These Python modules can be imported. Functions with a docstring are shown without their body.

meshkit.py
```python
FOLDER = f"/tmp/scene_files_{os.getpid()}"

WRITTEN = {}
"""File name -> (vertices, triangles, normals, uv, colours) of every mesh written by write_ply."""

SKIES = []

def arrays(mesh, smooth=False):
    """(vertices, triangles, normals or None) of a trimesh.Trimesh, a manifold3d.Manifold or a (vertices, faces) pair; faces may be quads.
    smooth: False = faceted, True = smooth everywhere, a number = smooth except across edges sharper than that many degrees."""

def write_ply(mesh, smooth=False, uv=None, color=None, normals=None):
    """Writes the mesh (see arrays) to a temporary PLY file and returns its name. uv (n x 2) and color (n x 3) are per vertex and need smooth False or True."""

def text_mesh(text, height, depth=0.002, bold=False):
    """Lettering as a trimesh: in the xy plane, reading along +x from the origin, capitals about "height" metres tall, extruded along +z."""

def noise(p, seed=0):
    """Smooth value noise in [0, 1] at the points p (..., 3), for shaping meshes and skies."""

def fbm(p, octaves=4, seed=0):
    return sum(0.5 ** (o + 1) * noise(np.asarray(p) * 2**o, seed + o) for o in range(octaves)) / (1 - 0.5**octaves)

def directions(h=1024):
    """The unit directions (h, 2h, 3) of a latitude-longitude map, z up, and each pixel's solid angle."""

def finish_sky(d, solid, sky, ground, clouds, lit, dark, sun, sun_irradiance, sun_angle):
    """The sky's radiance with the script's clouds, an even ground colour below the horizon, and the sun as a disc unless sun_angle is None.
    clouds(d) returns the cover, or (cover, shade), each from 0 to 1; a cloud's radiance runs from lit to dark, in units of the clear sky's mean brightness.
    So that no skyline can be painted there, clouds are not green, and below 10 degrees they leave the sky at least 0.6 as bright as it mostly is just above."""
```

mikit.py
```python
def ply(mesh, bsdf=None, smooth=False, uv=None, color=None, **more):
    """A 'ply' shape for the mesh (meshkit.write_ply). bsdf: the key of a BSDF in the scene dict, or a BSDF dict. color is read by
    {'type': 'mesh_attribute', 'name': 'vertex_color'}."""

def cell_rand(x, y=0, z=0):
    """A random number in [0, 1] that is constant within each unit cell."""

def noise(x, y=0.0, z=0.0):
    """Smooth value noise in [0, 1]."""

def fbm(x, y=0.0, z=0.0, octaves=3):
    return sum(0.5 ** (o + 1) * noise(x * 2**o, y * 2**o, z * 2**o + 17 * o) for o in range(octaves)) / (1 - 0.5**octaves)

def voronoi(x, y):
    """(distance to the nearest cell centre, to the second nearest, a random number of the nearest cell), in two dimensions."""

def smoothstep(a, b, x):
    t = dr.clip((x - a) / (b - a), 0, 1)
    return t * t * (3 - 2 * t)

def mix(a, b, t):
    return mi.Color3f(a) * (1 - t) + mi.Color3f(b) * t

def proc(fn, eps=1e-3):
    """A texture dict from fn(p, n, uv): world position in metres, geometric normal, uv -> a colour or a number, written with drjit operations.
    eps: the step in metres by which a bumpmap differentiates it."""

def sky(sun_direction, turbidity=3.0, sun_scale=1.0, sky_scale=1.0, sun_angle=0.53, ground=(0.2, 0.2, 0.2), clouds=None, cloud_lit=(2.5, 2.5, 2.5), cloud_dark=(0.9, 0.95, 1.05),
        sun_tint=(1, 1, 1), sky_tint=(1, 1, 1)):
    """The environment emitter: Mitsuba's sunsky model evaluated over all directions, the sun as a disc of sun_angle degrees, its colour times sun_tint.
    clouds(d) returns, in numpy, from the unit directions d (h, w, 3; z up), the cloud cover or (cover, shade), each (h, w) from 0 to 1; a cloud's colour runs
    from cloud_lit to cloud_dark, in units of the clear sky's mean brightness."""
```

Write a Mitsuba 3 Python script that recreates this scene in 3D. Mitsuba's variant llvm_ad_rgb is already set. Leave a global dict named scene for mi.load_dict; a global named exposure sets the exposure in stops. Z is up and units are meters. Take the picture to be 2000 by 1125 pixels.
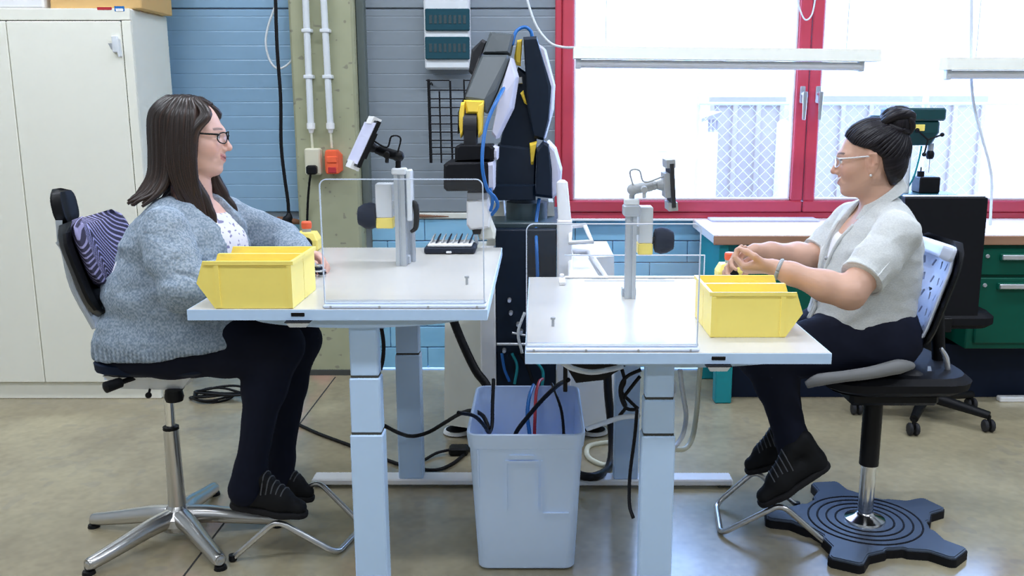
import math, random
import numpy as np, trimesh, mitsuba as mi, drjit as dr
import mikit, meshkit
from mikit import proc, noise, fbm, smoothstep, mix
from shapely.geometry import Polygon

scene, labels = {}, {}
random.seed(7)
rng = np.random.default_rng(7)
T = mi.ScalarTransform4f

# ---------------------------------------------------------------- camera, sky, added fill lights, exposure
FOC, PX, PY, PITCH, EYE = 1800.0, 1050.0, 562.5, math.radians(11.4), 1.43
scene['camera'] = {'type': 'perspective', 'fov_axis': 'x', 'fov': math.degrees(2 * math.atan(1000 / FOC)), 'near_clip': 0.05, 'far_clip': 200.0,
                   'principal_point_offset_x': -(PX - 1000) / 2000.0,
                   'to_world': T().look_at(origin=[0, 0, EYE], target=[0, math.cos(PITCH), EYE - math.sin(PITCH)], up=[0, 0, 1])}
scene['sky'] = {'type': 'constant', 'radiance': {'type': 'rgb', 'value': [2.5, 4.1, 7.8]}}
exposure = 0.50
FILL_LAMP = (11.2, 12.0, 13.3)       # unseen fill lights added under the ceiling


# ---------------------------------------------------------------- helpers
def at(u, v, Y):
    """the point at depth Y metres that the photograph shows at pixel (u, v): used to measure sizes and places"""
    a = (v - PY) / FOC
    t = Y / (math.cos(PITCH) - a * math.sin(PITCH))
    return np.array([(u - PX) / FOC * t, Y, EYE + (-math.sin(PITCH) - a * math.cos(PITCH)) * t])


def cat(ms):
    return trimesh.util.concatenate(ms)


def box(x0, x1, y0, y1, z0, z1, b=0.003):
    lo, hi = np.minimum([x0, y0, z0], [x1, y1, z1]), np.maximum([x0, y0, z0], [x1, y1, z1])
    b = min(b, 0.45 * (hi - lo).min())
    if b <= 0:
        return trimesh.creation.box(bounds=[lo, hi])
    pts = []
    for s in np.ndindex(2, 2, 2):
        c = np.where(s, hi, lo)
        d = np.where(s, -1, 1) * b
        for k in range(3):
            q = c + d
            q[k] = c[k]
            pts.append(q)
    return trimesh.convex.convex_hull(np.array(pts))


def hull(pts):
    return trimesh.convex.convex_hull(np.asarray(pts, float))


def smooth_path(p, n=8):
    p = np.asarray(p, float)
    if len(p) < 3:
        return p
    q = np.vstack([2 * p[0] - p[1], p, 2 * p[-1] - p[-2]])
    out = []
    for i in range(1, len(q) - 2):
        for t in np.arange(n) / n:
            a, b, c, d = q[i - 1], q[i], q[i + 1], q[i + 2]
            out.append(0.5 * (2 * b + (c - a) * t + (2 * a - 5 * b + 4 * c - d) * t * t + (3 * b - a - 3 * c + d) * t ** 3))
    return np.vstack(out + [q[-2]])


def tube(p, r, sides=10, n=0, caps=True):
    """polyline tube; n > 0 smooths the path"""
    p = np.asarray(p, float)
    m = len(p)
    if n:
        p = smooth_path(p, n)
        if np.ndim(r):
            r = np.interp(np.linspace(0, m - 1, len(p)), np.arange(m), r)
    r = np.broadcast_to(np.asarray(r, float), (len(p),))
    t = np.gradient(p, axis=0)
    t /= np.linalg.norm(t, axis=1, keepdims=True) + 1e-12
    a = np.cross(t[0], [0, 0, 1.0] if abs(t[0][2]) < 0.9 else [1.0, 0, 0])
    A = []
    for i in range(len(p)):
        a = a - t[i] * (a @ t[i])
        a = a / (np.linalg.norm(a) + 1e-12)
        A.append(a)
    A = np.array(A)
    B = np.cross(t, A)
    g = np.arange(sides) * 2 * np.pi / sides
    v = (p[:, None] + r[:, None, None] * (np.cos(g)[None, :, None] * A[:, None] + np.sin(g)[None, :, None] * B[:, None])).reshape(-1, 3)
    i, j = np.meshgrid(np.arange(len(p) - 1), np.arange(sides), indexing='ij')
    q = np.stack([i * sides + j, i * sides + (j + 1) % sides, (i + 1) * sides + (j + 1) % sides, (i + 1) * sides + j], -1).reshape(-1, 4)
    f = np.vstack([q[:, [0, 1, 2]], q[:, [0, 2, 3]]])
    if caps:
        n0 = len(v)
        v = np.vstack([v, p[0], p[-1]])
        k = np.arange(sides)
        f = np.vstack([f, np.stack([np.full(sides, n0), (k + 1) % sides, k], 1), np.stack([np.full(sides, n0 + 1), (len(p) - 1) * sides + k, (len(p) - 1) * sides + (k + 1) % sides], 1)])
    return trimesh.Trimesh(v, f, process=False)


def rod(a, b, r, r2=None, sides=16):
    return tube([a, b], [r, r if r2 is None else r2], sides)


def lathe(profile, c=(0, 0, 0), sides=32):
    m = trimesh.creation.revolve(np.asarray(profile, float), sections=sides)
    m.apply_translation(c)
    return m


def prism(poly, y0, y1):
    """polygon in the xz plane, extruded along y"""
    m = trimesh.creation.extrude_polygon(poly if isinstance(poly, Polygon) else Polygon(poly), y1 - y0, engine='earcut')
    v = m.vertices.copy()
    m.vertices = np.stack([v[:, 0], y1 - v[:, 2], v[:, 1]], 1)
    return m


def prism_z(poly, z0, z1):
    m = trimesh.creation.extrude_polygon(poly if isinstance(poly, Polygon) else Polygon(poly), z1 - z0, engine='earcut')
    m.apply_translation([0, 0, z0])
    return m


def turn(m, deg, axis=(0, 0, 1), c=(0, 0, 0)):
    m = m.copy()
    m.apply_transform(trimesh.transformations.rotation_matrix(math.radians(deg), axis, c))
    return m


def move(m, x=0, y=0, z=0):
    m = m.copy()
    m.apply_translation([x, y, z])
    return m


used = set()


def numbered(base):
    k, n = base, 0
    while k in used:
        n += 1
        k = f'{base}_{n:03d}'
    used.add(k)
    return k


def thing(name, label, cat_, group=None):
    k = numbered(name)
    labels[k] = {'label': label, 'category': cat_}
    if group:
        labels[k]['group'] = group
    return k


def part(parent, name, mesh, m, smooth=False, label=None, **kw):
    k = numbered(parent + '__' + name)
    scene[k] = mikit.ply(mesh, m, smooth=smooth, **kw)
    if label:
        labels[k] = {'label': label}
    return k


def single(name, label, cat_, mesh, m, smooth=False, group=None, **kw):
    k = thing(name, label, cat_, group)
    scene[k] = mikit.ply(mesh, m, smooth=smooth, **kw)
    return k


def struct(name, mesh=None, m=None, smooth=False, label=None):
    k = numbered(name)
    labels[k] = {'kind': 'structure'}
    if label:
        labels[k]['label'] = label
    if mesh is not None:
        scene[k] = mikit.ply(mesh, m, smooth=smooth)
    return k


# ---------------------------------------------------------------- materials
def pr(name, color, rough=0.5, metallic=0.0, spec=0.5, bump=None, **kw):
    c = color if isinstance(color, dict) else {'type': 'rgb', 'value': list(color)}
    d = {'type': 'principled', 'base_color': c, 'roughness': rough, 'specular': spec}
    if metallic:
        d['metallic'] = metallic
    d.update(kw)
    if bump:
        d = {'type': 'bumpmap', 'nested': d, 'tex': bump, 'scale': 1.0}
    scene[name] = {'type': 'twosided', 'bsdf': d}
    return name


def floor_col(p, n, uv):
    big = fbm(p.x * 1.3 + 3, p.y * 1.3, 0.0, 3)
    mid = fbm(p.x * 5, p.y * 5 + 9, 2.0, 3)
    fine = fbm(p.x * 40, p.y * 40, 5.0, 2)
    c = mix((0.235, 0.20, 0.132), (0.36, 0.318, 0.208), smoothstep(0.25, 0.75, big * 0.6 + mid * 0.4))
    c = c * (0.90 + 0.2 * fine)
    spots = smoothstep(0.73, 0.8, noise(p.x * 23, p.y * 23, 3.0)) * smoothstep(0.45, 0.65, fbm(p.x * 2.5, p.y * 2.5, 8.0, 2))
    c = mix(c, (0.2, 0.19, 0.17), 0.25 * spots)
    red = smoothstep(0.10, 0.02, dr.abs(p.x + 1.09 + (p.y - 2.9) * 0.03)) * smoothstep(0.4, 0.7, fbm(p.x * 9, p.y * 4, 1.0, 2))
    return mix(c, (0.50, 0.25, 0.20), 0.5 * red)


def floor_rough(p, n, uv):
    return 0.12 + 0.22 * fbm(p.x * 3, p.y * 3, 4.0, 3)


pr('m_floor', proc(floor_col), rough=proc(floor_rough), spec=0.85)
pr('m_joint', (0.03, 0.028, 0.028), 0.9)


def concrete(p, n, uv):
    k = fbm(p.x * 6, p.y * 6, p.z * 6, 3)
    pit = smoothstep(0.80, 0.86, noise(p.x * 45, p.y * 45, p.z * 45))
    return mix(mix((0.30, 0.315, 0.20), (0.41, 0.42, 0.285), k), (0.2, 0.19, 0.15), 0.7 * pit)


pr('m_concrete', proc(concrete), 0.75, spec=0.3)
pr('m_steel_dark', (0.10, 0.125, 0.12), 0.5)
pr('m_panel', (0.225, 0.265, 0.305), 0.3)
pr('m_panel_blue', (0.235, 0.39, 0.555), 0.3)  # bluish reflection left of the pillar put into the panel colour


def blue_paint(p, n, uv):
    k = fbm(p.x * 5, p.y * 5, p.z * 11, 3)
    return mix((0.15, 0.42, 0.66), (0.30, 0.58, 0.80), k)


pr('m_blue_wall', proc(blue_paint), 0.55)
pr('m_white_paint', (0.78, 0.78, 0.76), 0.6)
pr('m_room_wall', (0.42, 0.43, 0.42), 0.8)
pr('m_cabinet', (0.80, 0.80, 0.715), 0.42)
pr('m_gap', (0.05, 0.055, 0.05), 0.8)
pr('m_red', (0.52, 0.050, 0.080), 0.32)
pr('m_gasket', (0.80, 0.84, 0.90), 0.5)
pr('m_silver', (0.78, 0.80, 0.84), 0.28, metallic=0.85)
pr('m_alu', (0.52, 0.57, 0.63), 0.36, metallic=0.5)
pr('m_chrome', (0.86, 0.87, 0.88), 0.12, metallic=1.0)
pr('m_polish', (0.66, 0.66, 0.66), 0.26, metallic=1.0)
pr('m_laminate', (0.51, 0.50, 0.475), 0.24)
pr('m_leg', (0.50, 0.68, 0.93), 0.4)  # cool light on the white legs and edges mixed into this blue
pr('m_black', (0.005, 0.0055, 0.007), 0.45, spec=0.22)
pr('m_black_soft', (0.006, 0.0065, 0.009), 0.6, spec=0.18)
pr('m_rubber', (0.022, 0.023, 0.027), 0.55, spec=0.3)
pr('m_robot_top', (0.072, 0.085, 0.092), 0.5, spec=0.3)
pr('m_robot_side', (0.50, 0.50, 0.60), 0.6)
pr('m_robot_dark', (0.004, 0.011, 0.024), 0.45, spec=0.25)
pr('m_pedestal', (0.03, 0.055, 0.065), 0.4)
pr('m_yellow_robot', (0.80, 0.56, 0.05), 0.35)
pr('m_yellow', (0.95, 0.78, 0.19), 0.38)
pr('m_orange', (0.86, 0.13, 0.05), 0.4)
pr('m_beige', (0.62, 0.60, 0.47), 0.5)
pr('m_grey', (0.34, 0.36, 0.38), 0.5)
pr('m_light_grey', (0.66, 0.70, 0.74), 0.45)
pr('m_cream', (0.72, 0.73, 0.66), 0.5)
pr('m_white_plastic', (0.80, 0.81, 0.83), 0.35)
pr('m_bin_white', (0.56, 0.70, 0.92), 0.4)  # white plastic with the bluish cast of the light mixed in
pr('m_green', (0.002, 0.085, 0.055), 0.4, spec=0.22)
pr('m_teal', (0.004, 0.24, 0.27), 0.45)
pr('m_green_dark', (0.003, 0.045, 0.050), 0.4)
pr('m_navy', (0.004, 0.010, 0.028), 0.6, spec=0.2)
pr('m_blue_cable', (0.008, 0.12, 0.40), 0.4)
pr('m_red_cable', (0.45, 0.03, 0.04), 0.4)
pr('m_white_cable', (0.66, 0.72, 0.80), 0.45)
pr('m_cream_cable', (0.66, 0.66, 0.52), 0.5)
pr('m_window_dark', (0.015, 0.065, 0.09), 0.12)
pr('m_rust', (0.20, 0.09, 0.045), 0.8)
pr('m_wood', proc(lambda p, n, uv: mix((0.26, 0.13, 0.08), (0.42, 0.24, 0.15), fbm(p.x * 2.5, p.y * 30, p.z * 60, 3))), 0.4)
pr('m_bench_top', (0.72, 0.70, 0.68), 0.16)
pr('m_card', (0.62, 0.40, 0.16), 0.75)
pr('m_acrylic_edge', (0.62, 0.70, 0.84), 0.2)
scene['m_pane'] = {'type': 'thindielectric', 'int_ior': 1.5}
scene['m_acrylic'] = {'type': 'thindielectric', 'int_ior': 1.49}
pr('m_ext_grey', (0.44, 0.33, 0.26), 0.8)
pr('m_ext_dark', (0.36, 0.275, 0.26), 0.8)
pr('m_ext_white', (0.7, 0.7, 0.7), 0.7)
pr('m_ext_ground', (0.42, 0.42, 0.42), 0.9)
pr('m_ext_tree', (0.30, 0.36, 0.36), 0.9)
pr('m_pale_blue', (0.52, 0.62, 0.80), 0.5)
pr('m_lilac', (0.52, 0.52, 0.72), 0.35)
# ---------------------------------------------------------------- the room
WY = 4.86                                   # face of the back wall
WX0, WX1, WZ0, WZ1 = 0.09, 2.72, 0.83, 2.55   # window opening
struct('floor', box(-4.2, 4.4, -4.0, WY + 0.0, -0.12, 0.0, 0), 'm_floor')
JT = []
for a, b in (((-1.073, 4.70), (-1.10, 1.2)), ((-4.1, 1.35), (4.3, 1.2))):
    a, b = np.array(a), np.array(b)
    d = (b - a) / np.linalg.norm(b - a)
    n_ = np.array([-d[1], d[0]]) * 0.003
    JT.append(prism_z([a + n_, b + n_, b - n_, a - n_], 0.0002, 0.0012))
part('floor', 'joint', JT[0], 'm_joint', label='dark straight joint line in the concrete')
part('floor', 'joint', JT[1], 'm_joint')
struct('wall_back', cat([box(-4.2, WX0, WY + 0.02, WY + 0.22, 0, 3.3, 0), box(WX0, WX1, WY + 0.02, WY + 0.22, 0, WZ0, 0),
                         box(WX0, WX1, WY + 0.02, WY + 0.22, WZ1, 3.3, 0), box(WX1, 4.4, WY + 0.02, WY + 0.22, 0, 3.3, 0)]), 'm_panel')


def ribbed(x0, x1, z0, z1, mat_, pitch=0.071):
    """a wall panel board with shallow horizontal grooves"""
    pts = [(WY + 0.03, z0), (WY + 0.004, z0), (WY, z0 + 0.004)]
    z = z0 + pitch
    while z < z1 - 0.02:
        pts += [(WY, z - 0.004), (WY + 0.0013, z - 0.001), (WY + 0.0013, z + 0.001), (WY, z + 0.004)]
        z += pitch
    pts += [(WY, z1 - 0.004), (WY + 0.004, z1), (WY + 0.03, z1)]
    m = trimesh.creation.extrude_polygon(Polygon(pts), x1 - x0, engine='earcut')
    v = m.vertices.copy()
    m.vertices = np.stack([x0 + v[:, 2], v[:, 0], v[:, 1]], 1)
    m.fix_normals()
    part('wall_back', 'panel', m, mat_)


for x0, x1, mt in ((-4.2, -1.24, 'm_panel_blue'), (-0.90, WX0, 'm_panel')):
    ribbed(x0, x1, 0.862, 1.892, mt)
    ribbed(x0, x1, 1.898, 2.93, mt)
ribbed(WX1, 4.4, 0.862, 1.892, 'm_panel')
ribbed(WX1, 4.4, 1.898, 2.93, 'm_panel')
r_ = random.Random(3)
brick_ply = {}
for row in range(7):
    z0 = 0.004 + row * 0.117
    x = -2.2 - (0.2 if row % 2 else 0)
    while x < 2.6:
        x1 = min(x + 0.40, 2.7)
        xa, xb = x + 0.0015, x1 - 0.0015
        if xa < -0.88 and xb > -1.24:
            if xa < -1.24:
                xb = -1.24
            elif xb > -0.88:
                xa = -0.88
            else:
                xb = xa
        if xb - xa > 0.03:
            part('wall_back', 'block', box(xa, xb, WY - r_.uniform(0, 0.002), WY + 0.03, z0 + 0.002, z0 + 0.1145, 0.003), 'm_blue_wall')
        x += 0.40
# wooden batten with flaking rust above the blocks
part('wall_back', 'ledge', box(-0.86, 0.05, WY - 0.012, WY + 0.03, 0.826, 0.856, 0.004), 'm_cream', label='pale ledge strip with rust stains')
part('wall_back', 'rust_stain', tube([(-0.75, WY - 0.013, 0.838), (-0.68, WY - 0.014, 0.844), (-0.6, WY - 0.014, 0.84), (-0.47, WY - 0.013, 0.838)], [0.004, 0.011, 0.009, 0.003], 6, 6), 'm_rust')
# concrete pillar with steel column beside it
struct('wall_pillar', box(-1.235, -0.915, 4.74, WY + 0.05, 0, 3.3, 0.012), 'm_concrete', label='raw concrete pillar in front of the back wall')
part('wall_pillar', 'steel_column', box(-0.913, -0.872, 4.80, WY + 0.04, 0.82, 3.3, 0.004), 'm_steel_dark')
part('wall_pillar', 'base_strip', box(-1.238, -0.912, 4.732, 4.742, 0.0, 0.03, 0.002), 'm_gap')
struct('ceiling', box(-4.2, 4.4, -4.0, WY + 0.22, 3.3, 3.45, 0), 'm_white_paint')
struct('wall_left', box(-4.35, -4.2, -4.0, WY + 0.22, 0, 3.3, 0), 'm_room_wall')
struct('wall_right', box(4.4, 4.55, -4.0, WY + 0.22, 0, 3.3, 0), 'm_room_wall')
struct('wall_rear', box(-4.2, 4.4, -4.15, -4.0, 0, 3.3, 0), 'm_room_wall')
# unseen lights added under the ceiling to fill the hall
for i, (lx, ly) in enumerate(((-2.4, 1.5), (0.0, 1.5), (2.4, 1.5), (-2.4, 3.4), (0.0, 3.4), (2.4, 3.4), (-1.2, -1.4), (1.2, -1.4))):
    k = thing('fill_light', 'added unseen fill light under the ceiling', 'ceiling light', 'added unseen fill lights')
    part(k, 'housing', box(lx - 0.78, lx + 0.78, ly - 0.11, ly + 0.11, 3.235, 3.3, 0.004), 'm_white_paint')
    m = trimesh.Trimesh([(lx - 0.74, ly - 0.09, 3.232), (lx + 0.74, ly - 0.09, 3.232), (lx + 0.74, ly + 0.09, 3.232), (lx - 0.74, ly + 0.09, 3.232)], [(0, 2, 1), (0, 3, 2)], process=False)
    part(k, 'diffuser', m, 'm_white_paint', emitter={'type': 'area', 'radiance': {'type': 'rgb', 'value': [v * 2.2 for v in FILL_LAMP]}})

# ---------------------------------------------------------------- window
struct('window_1')
W = 'window_1'


def frame_rect(x0, x1, z0, z1, w, ya, yb, mat_, name, b=0.006, top=True):
    part(W, name, box(x0, x1, ya, yb, z0, z0 + w, b), mat_)
    part(W, name, box(x0, x0 + w, ya, yb, z0 + w, z1 - w, b), mat_)
    part(W, name, box(x1 - w, x1, ya, yb, z0 + w, z1 - w, b), mat_)
    part(W, name, box(x0, x1, ya, yb, z1 - w, z1, b), mat_)


frame_rect(WX0, WX1, WZ0, WZ1, 0.035, WY - 0.035, WY + 0.10, 'm_red', 'frame')
for x0, x1 in ((WX0 + 0.036, 1.382), (1.388, WX1 - 0.036)):
    frame_rect(x0, x1, WZ0 + 0.036, WZ1 - 0.036, 0.058, WY - 0.05, WY + 0.05, 'm_red', 'sash')
    frame_rect(x0 + 0.058, x1 - 0.058, WZ0 + 0.094, WZ1 - 0.094, 0.012, WY - 0.02, WY + 0.03, 'm_gasket', 'gasket', 0.003)
    a, b, c, d = x0 + 0.068, x1 - 0.068, WZ0 + 0.104, WZ1 - 0.104
    part(W, 'pane', trimesh.Trimesh([(a, WY + 0.01, c), (b, WY + 0.01, c), (b, WY + 0.01, d), (a, WY + 0.01, d)], [(0, 1, 2), (0, 2, 3)], process=False), 'm_pane')
for hx, u in ((1.352, 1565), (1.432, 1590)):
    p0 = at(u, 172, WY - 0.055)
    x, z = hx, p0[2]
    k = part(W, 'handle', cat([box(x - 0.014, x + 0.014, WY - 0.062, WY - 0.05, z - 0.075, z + 0.01, 0.004), rod((x, WY - 0.06, z - 0.03), (x, WY - 0.10, z - 0.03), 0.009),
                               hull(np.vstack([box(x - 0.011, x + 0.011, WY - 0.112, WY - 0.094, z - 0.04, z - 0.018).vertices, box(x - 0.008, x + 0.008, WY - 0.108, WY - 0.098, z - 0.16, z - 0.14).vertices]))]), 'm_silver')
part(W, 'sill', box(WX0 - 0.02, WX1, WY - 0.05, WY + 0.02, WZ0 - 0.012, WZ0, 0.003), 'm_gasket')

# ---------------------------------------------------------------- outside the window
struct('ground', box(-30, 40, WY + 0.22, 60, -0.1, 0.0, 0), 'm_ext_ground')
def crate(name, label, x0, x1, y0, y1, z1, m, posts=True):
    k = thing(name, label, 'container')
    part(k, 'body', box(x0, x1, y0, y1, 0.12, z1, 0.02), m)
    n = max(3, int((x1 - x0) / 0.22))
    for i in range(n + 1):
        xx = x0 + (x1 - x0) * i / n
        part(k, 'rib', box(xx - 0.02, xx + 0.02, y0 - 0.03, y0 + 0.01, 0.12, z1 - 0.03, 0.005), m)
    part(k, 'rim', box(x0 - 0.03, x1 + 0.03, y0 - 0.04, y0 + 0.02, z1 - 0.05, z1 + 0.02, 0.008), 'm_ext_dark')
    for xx in (x0 + 0.1, x1 - 0.1):
        part(k, 'skid', box(xx - 0.06, xx + 0.06, y0, y1, 0, 0.12, 0.01), 'm_ext_dark')
    return k


crate('steel_container', 'faint grey container behind the fence through the left window pane', 1.52, 2.13, 8.2, 9.6, 1.46, 'm_ext_grey')
crate('steel_container', 'wide faint grey container through the right window pane, behind the green drill', 2.48, 3.98, 8.4, 9.9, 1.47, 'm_ext_grey')
k = thing('rack_box', 'small pale box with slotted top beside the container outside', 'container')
part(k, 'body', box(1.40, 1.49, 7.7, 8.1, 0, 1.2, 0.01), 'm_ext_white')
part(k, 'roof', hull([(x_, y_, z_ + (x_ - 1.34) * 0.33) for x_ in (1.34, 1.51) for y_ in (7.65, 8.12) for z_ in (1.27, 1.30)]), 'm_ext_dark')
for i in range(3):
    part(k, 'slat', box(1.405 + 0.034 * i, 1.42 + 0.034 * i, 7.7, 7.72, 1.19, 1.29, 0.002), 'm_ext_dark')
single('bollard_post', 'white post beside the faint grey container outside', 'post', cat([tube([(2.10, 8.0, 0), (2.10, 8.0, 1.25)], 0.055, 16), lathe([(0, 1.29), (0.03, 1.28), (0.055, 1.25)], (2.10, 8.0, 0), 16)]), 'm_ext_white', 30)
k = thing('fence', 'chain-link fence seen faintly through the window', 'fence')
fm = []
FY, FX0, FX1, FZ = 7.0, 1.2, 4.6, 1.42
for s in (1, -1):
    c = FX0 - FZ
    while c < FX1 + FZ:
        pts = []
        for z in (0.03, FZ):
            pts.append((c + s * z if s > 0 else c + FZ - z, z))
        (xa, za), (xb, zb) = pts
        for lim in (FX0, FX1):
            pass
        t0, t1 = 0.0, 1.0
        dx = xb - xa
        ts = sorted([(FX0 - xa) / dx, (FX1 - xa) / dx])
        t0, t1 = max(0, ts[0]), min(1, ts[1])
        if t1 > t0 + 0.02:
            fm.append(tube([(xa + dx * t0, FY, za + (zb - za) * t0), (xa + dx * t1, FY, za + (zb - za) * t1)], 0.0016, 4, 0, False))
        c += 0.085
kk = part(k, 'wire_mesh', cat(fm), 'm_ext_white')
labels[kk] = {'kind': 'stuff'}
for xx in (1.2, 2.9, 4.6):
    part(k, 'post', rod((xx, FY + 0.03, 0), (xx, FY + 0.03, 1.5), 0.022, sides=10), 'm_ext_white')
part(k, 'top_rail', rod((FX0, FY, FZ), (FX1, FY, FZ), 0.012, sides=8), 'm_ext_white')
tm = []
for i in range(9):
    z = 0.25 + i * 0.13
    tm.append(lathe([(0, z + 0.2), (0.27 - i * 0.026, z - 0.02), (0.2 - i * 0.018, z - 0.03), (0, z)], (2.0, 11.5, 0), 11))
single('conifer', 'faint small conifer outside, left of the grey container', 'tree', cat(tm + [rod((2.0, 11.5, 0), (2.0, 11.5, 0.4), 0.04)]), 'm_ext_tree')
k = thing('lamp_post', 'faint pale mast outside behind the left window pane', 'post')
part(k, 'mast', rod((1.58, 10.0, 0), (1.58, 10.0, 2.05), 0.06, 0.04), 'm_ext_white', 30)
part(k, 'base_box', box(1.28, 1.40, 10.0, 10.15, 0.9, 1.35, 0.01), 'm_ext_white')

# ---------------------------------------------------------------- tall steel cabinet with boxes on top
k = thing('steel_cabinet', 'tall cream steel cabinet with two doors against the back wall', 'cabinet')
CX1, CY, CZ = -1.84, 4.32, 1.845
cx0 = -2.92
part(k, 'body', box(cx0, CX1, CY + 0.012, CY + 0.43, 0.085, CZ, 0.006), 'm_cabinet')
part(k, 'plinth', box(cx0 + 0.01, CX1 - 0.01, CY + 0.016, CY + 0.42, 0, 0.085, 0.004), 'm_cabinet')
part(k, 'top_rail', box(cx0, CX1, CY, CY + 0.013, CZ - 0.052, CZ, 0.003), 'm_cabinet')
part(k, 'side_rail', box(CX1 - 0.042, CX1, CY, CY + 0.013, 0.085, CZ - 0.054, 0.003), 'm_cabinet')
part(k, 'side_rail', box(cx0, cx0 + 0.042, CY, CY + 0.013, 0.085, CZ - 0.054, 0.003), 'm_cabinet')
part(k, 'gap_liner', box(cx0 + 0.03, CX1 - 0.03, CY + 0.009, CY + 0.0125, 0.09, CZ - 0.04, 0), 'm_gap')
xm = at(12, 45, CY)[0]
for a, b in ((cx0 + 0.045, xm - 0.002), (xm + 0.002, CX1 - 0.045)):
    part(k, 'door', box(a, b, CY - 0.006, CY + 0.010, 0.09, CZ - 0.056, 0.004), 'm_cabinet')
hx, _, hz = at(232, 90, CY)
part(k, 'latch', cat([box(hx - 0.022, hx + 0.004, CY - 0.022, CY - 0.005, hz - 0.03, hz + 0.045, 0.004), hull([(hx - 0.01, CY - 0.03, hz + 0.03), (hx + 0.012, CY - 0.03, hz + 0.03), (hx + 0.016, CY - 0.03, hz - 0.045), (hx + 0.008, CY - 0.03, hz - 0.05), (hx - 0.01, CY - 0.008, hz + 0.03), (hx + 0.012, CY - 0.008, hz + 0.03), (hx + 0.016, CY - 0.008, hz - 0.045), (hx + 0.008, CY - 0.008, hz - 0.05)])]), 'm_light_grey')
part(k, 'latch_recess', prism([(hx - 0.045, hz + 0.012), (hx - 0.024, hz + 0.012), (hx - 0.024, hz - 0.022), (hx - 0.034, hz - 0.012)], CY - 0.0075, CY - 0.0055), 'm_grey')
a = at(233, 17.5, CY - 0.002)
part(k, 'sticker', box(a[0] - 0.022, a[0] + 0.022, CY - 0.0015, CY + 0.001, a[2] - 0.010, a[2] + 0.012, 0), 'm_blue_cable', label='small blue and white sticker')
part(k, 'sticker', box(a[0] - 0.017, a[0] + 0.017, CY - 0.002, CY + 0.001, a[2] - 0.010, a[2] + 0.002, 0), 'm_white_plastic', label='small blue and white sticker')
part(k, 'sticker', box(a[0] - 0.10, a[0] - 0.035, CY - 0.0015, CY + 0.001, a[2] - 0.004, a[2] + 0.008, 0), 'm_red_cable', label='thin faded red sticker')
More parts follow.
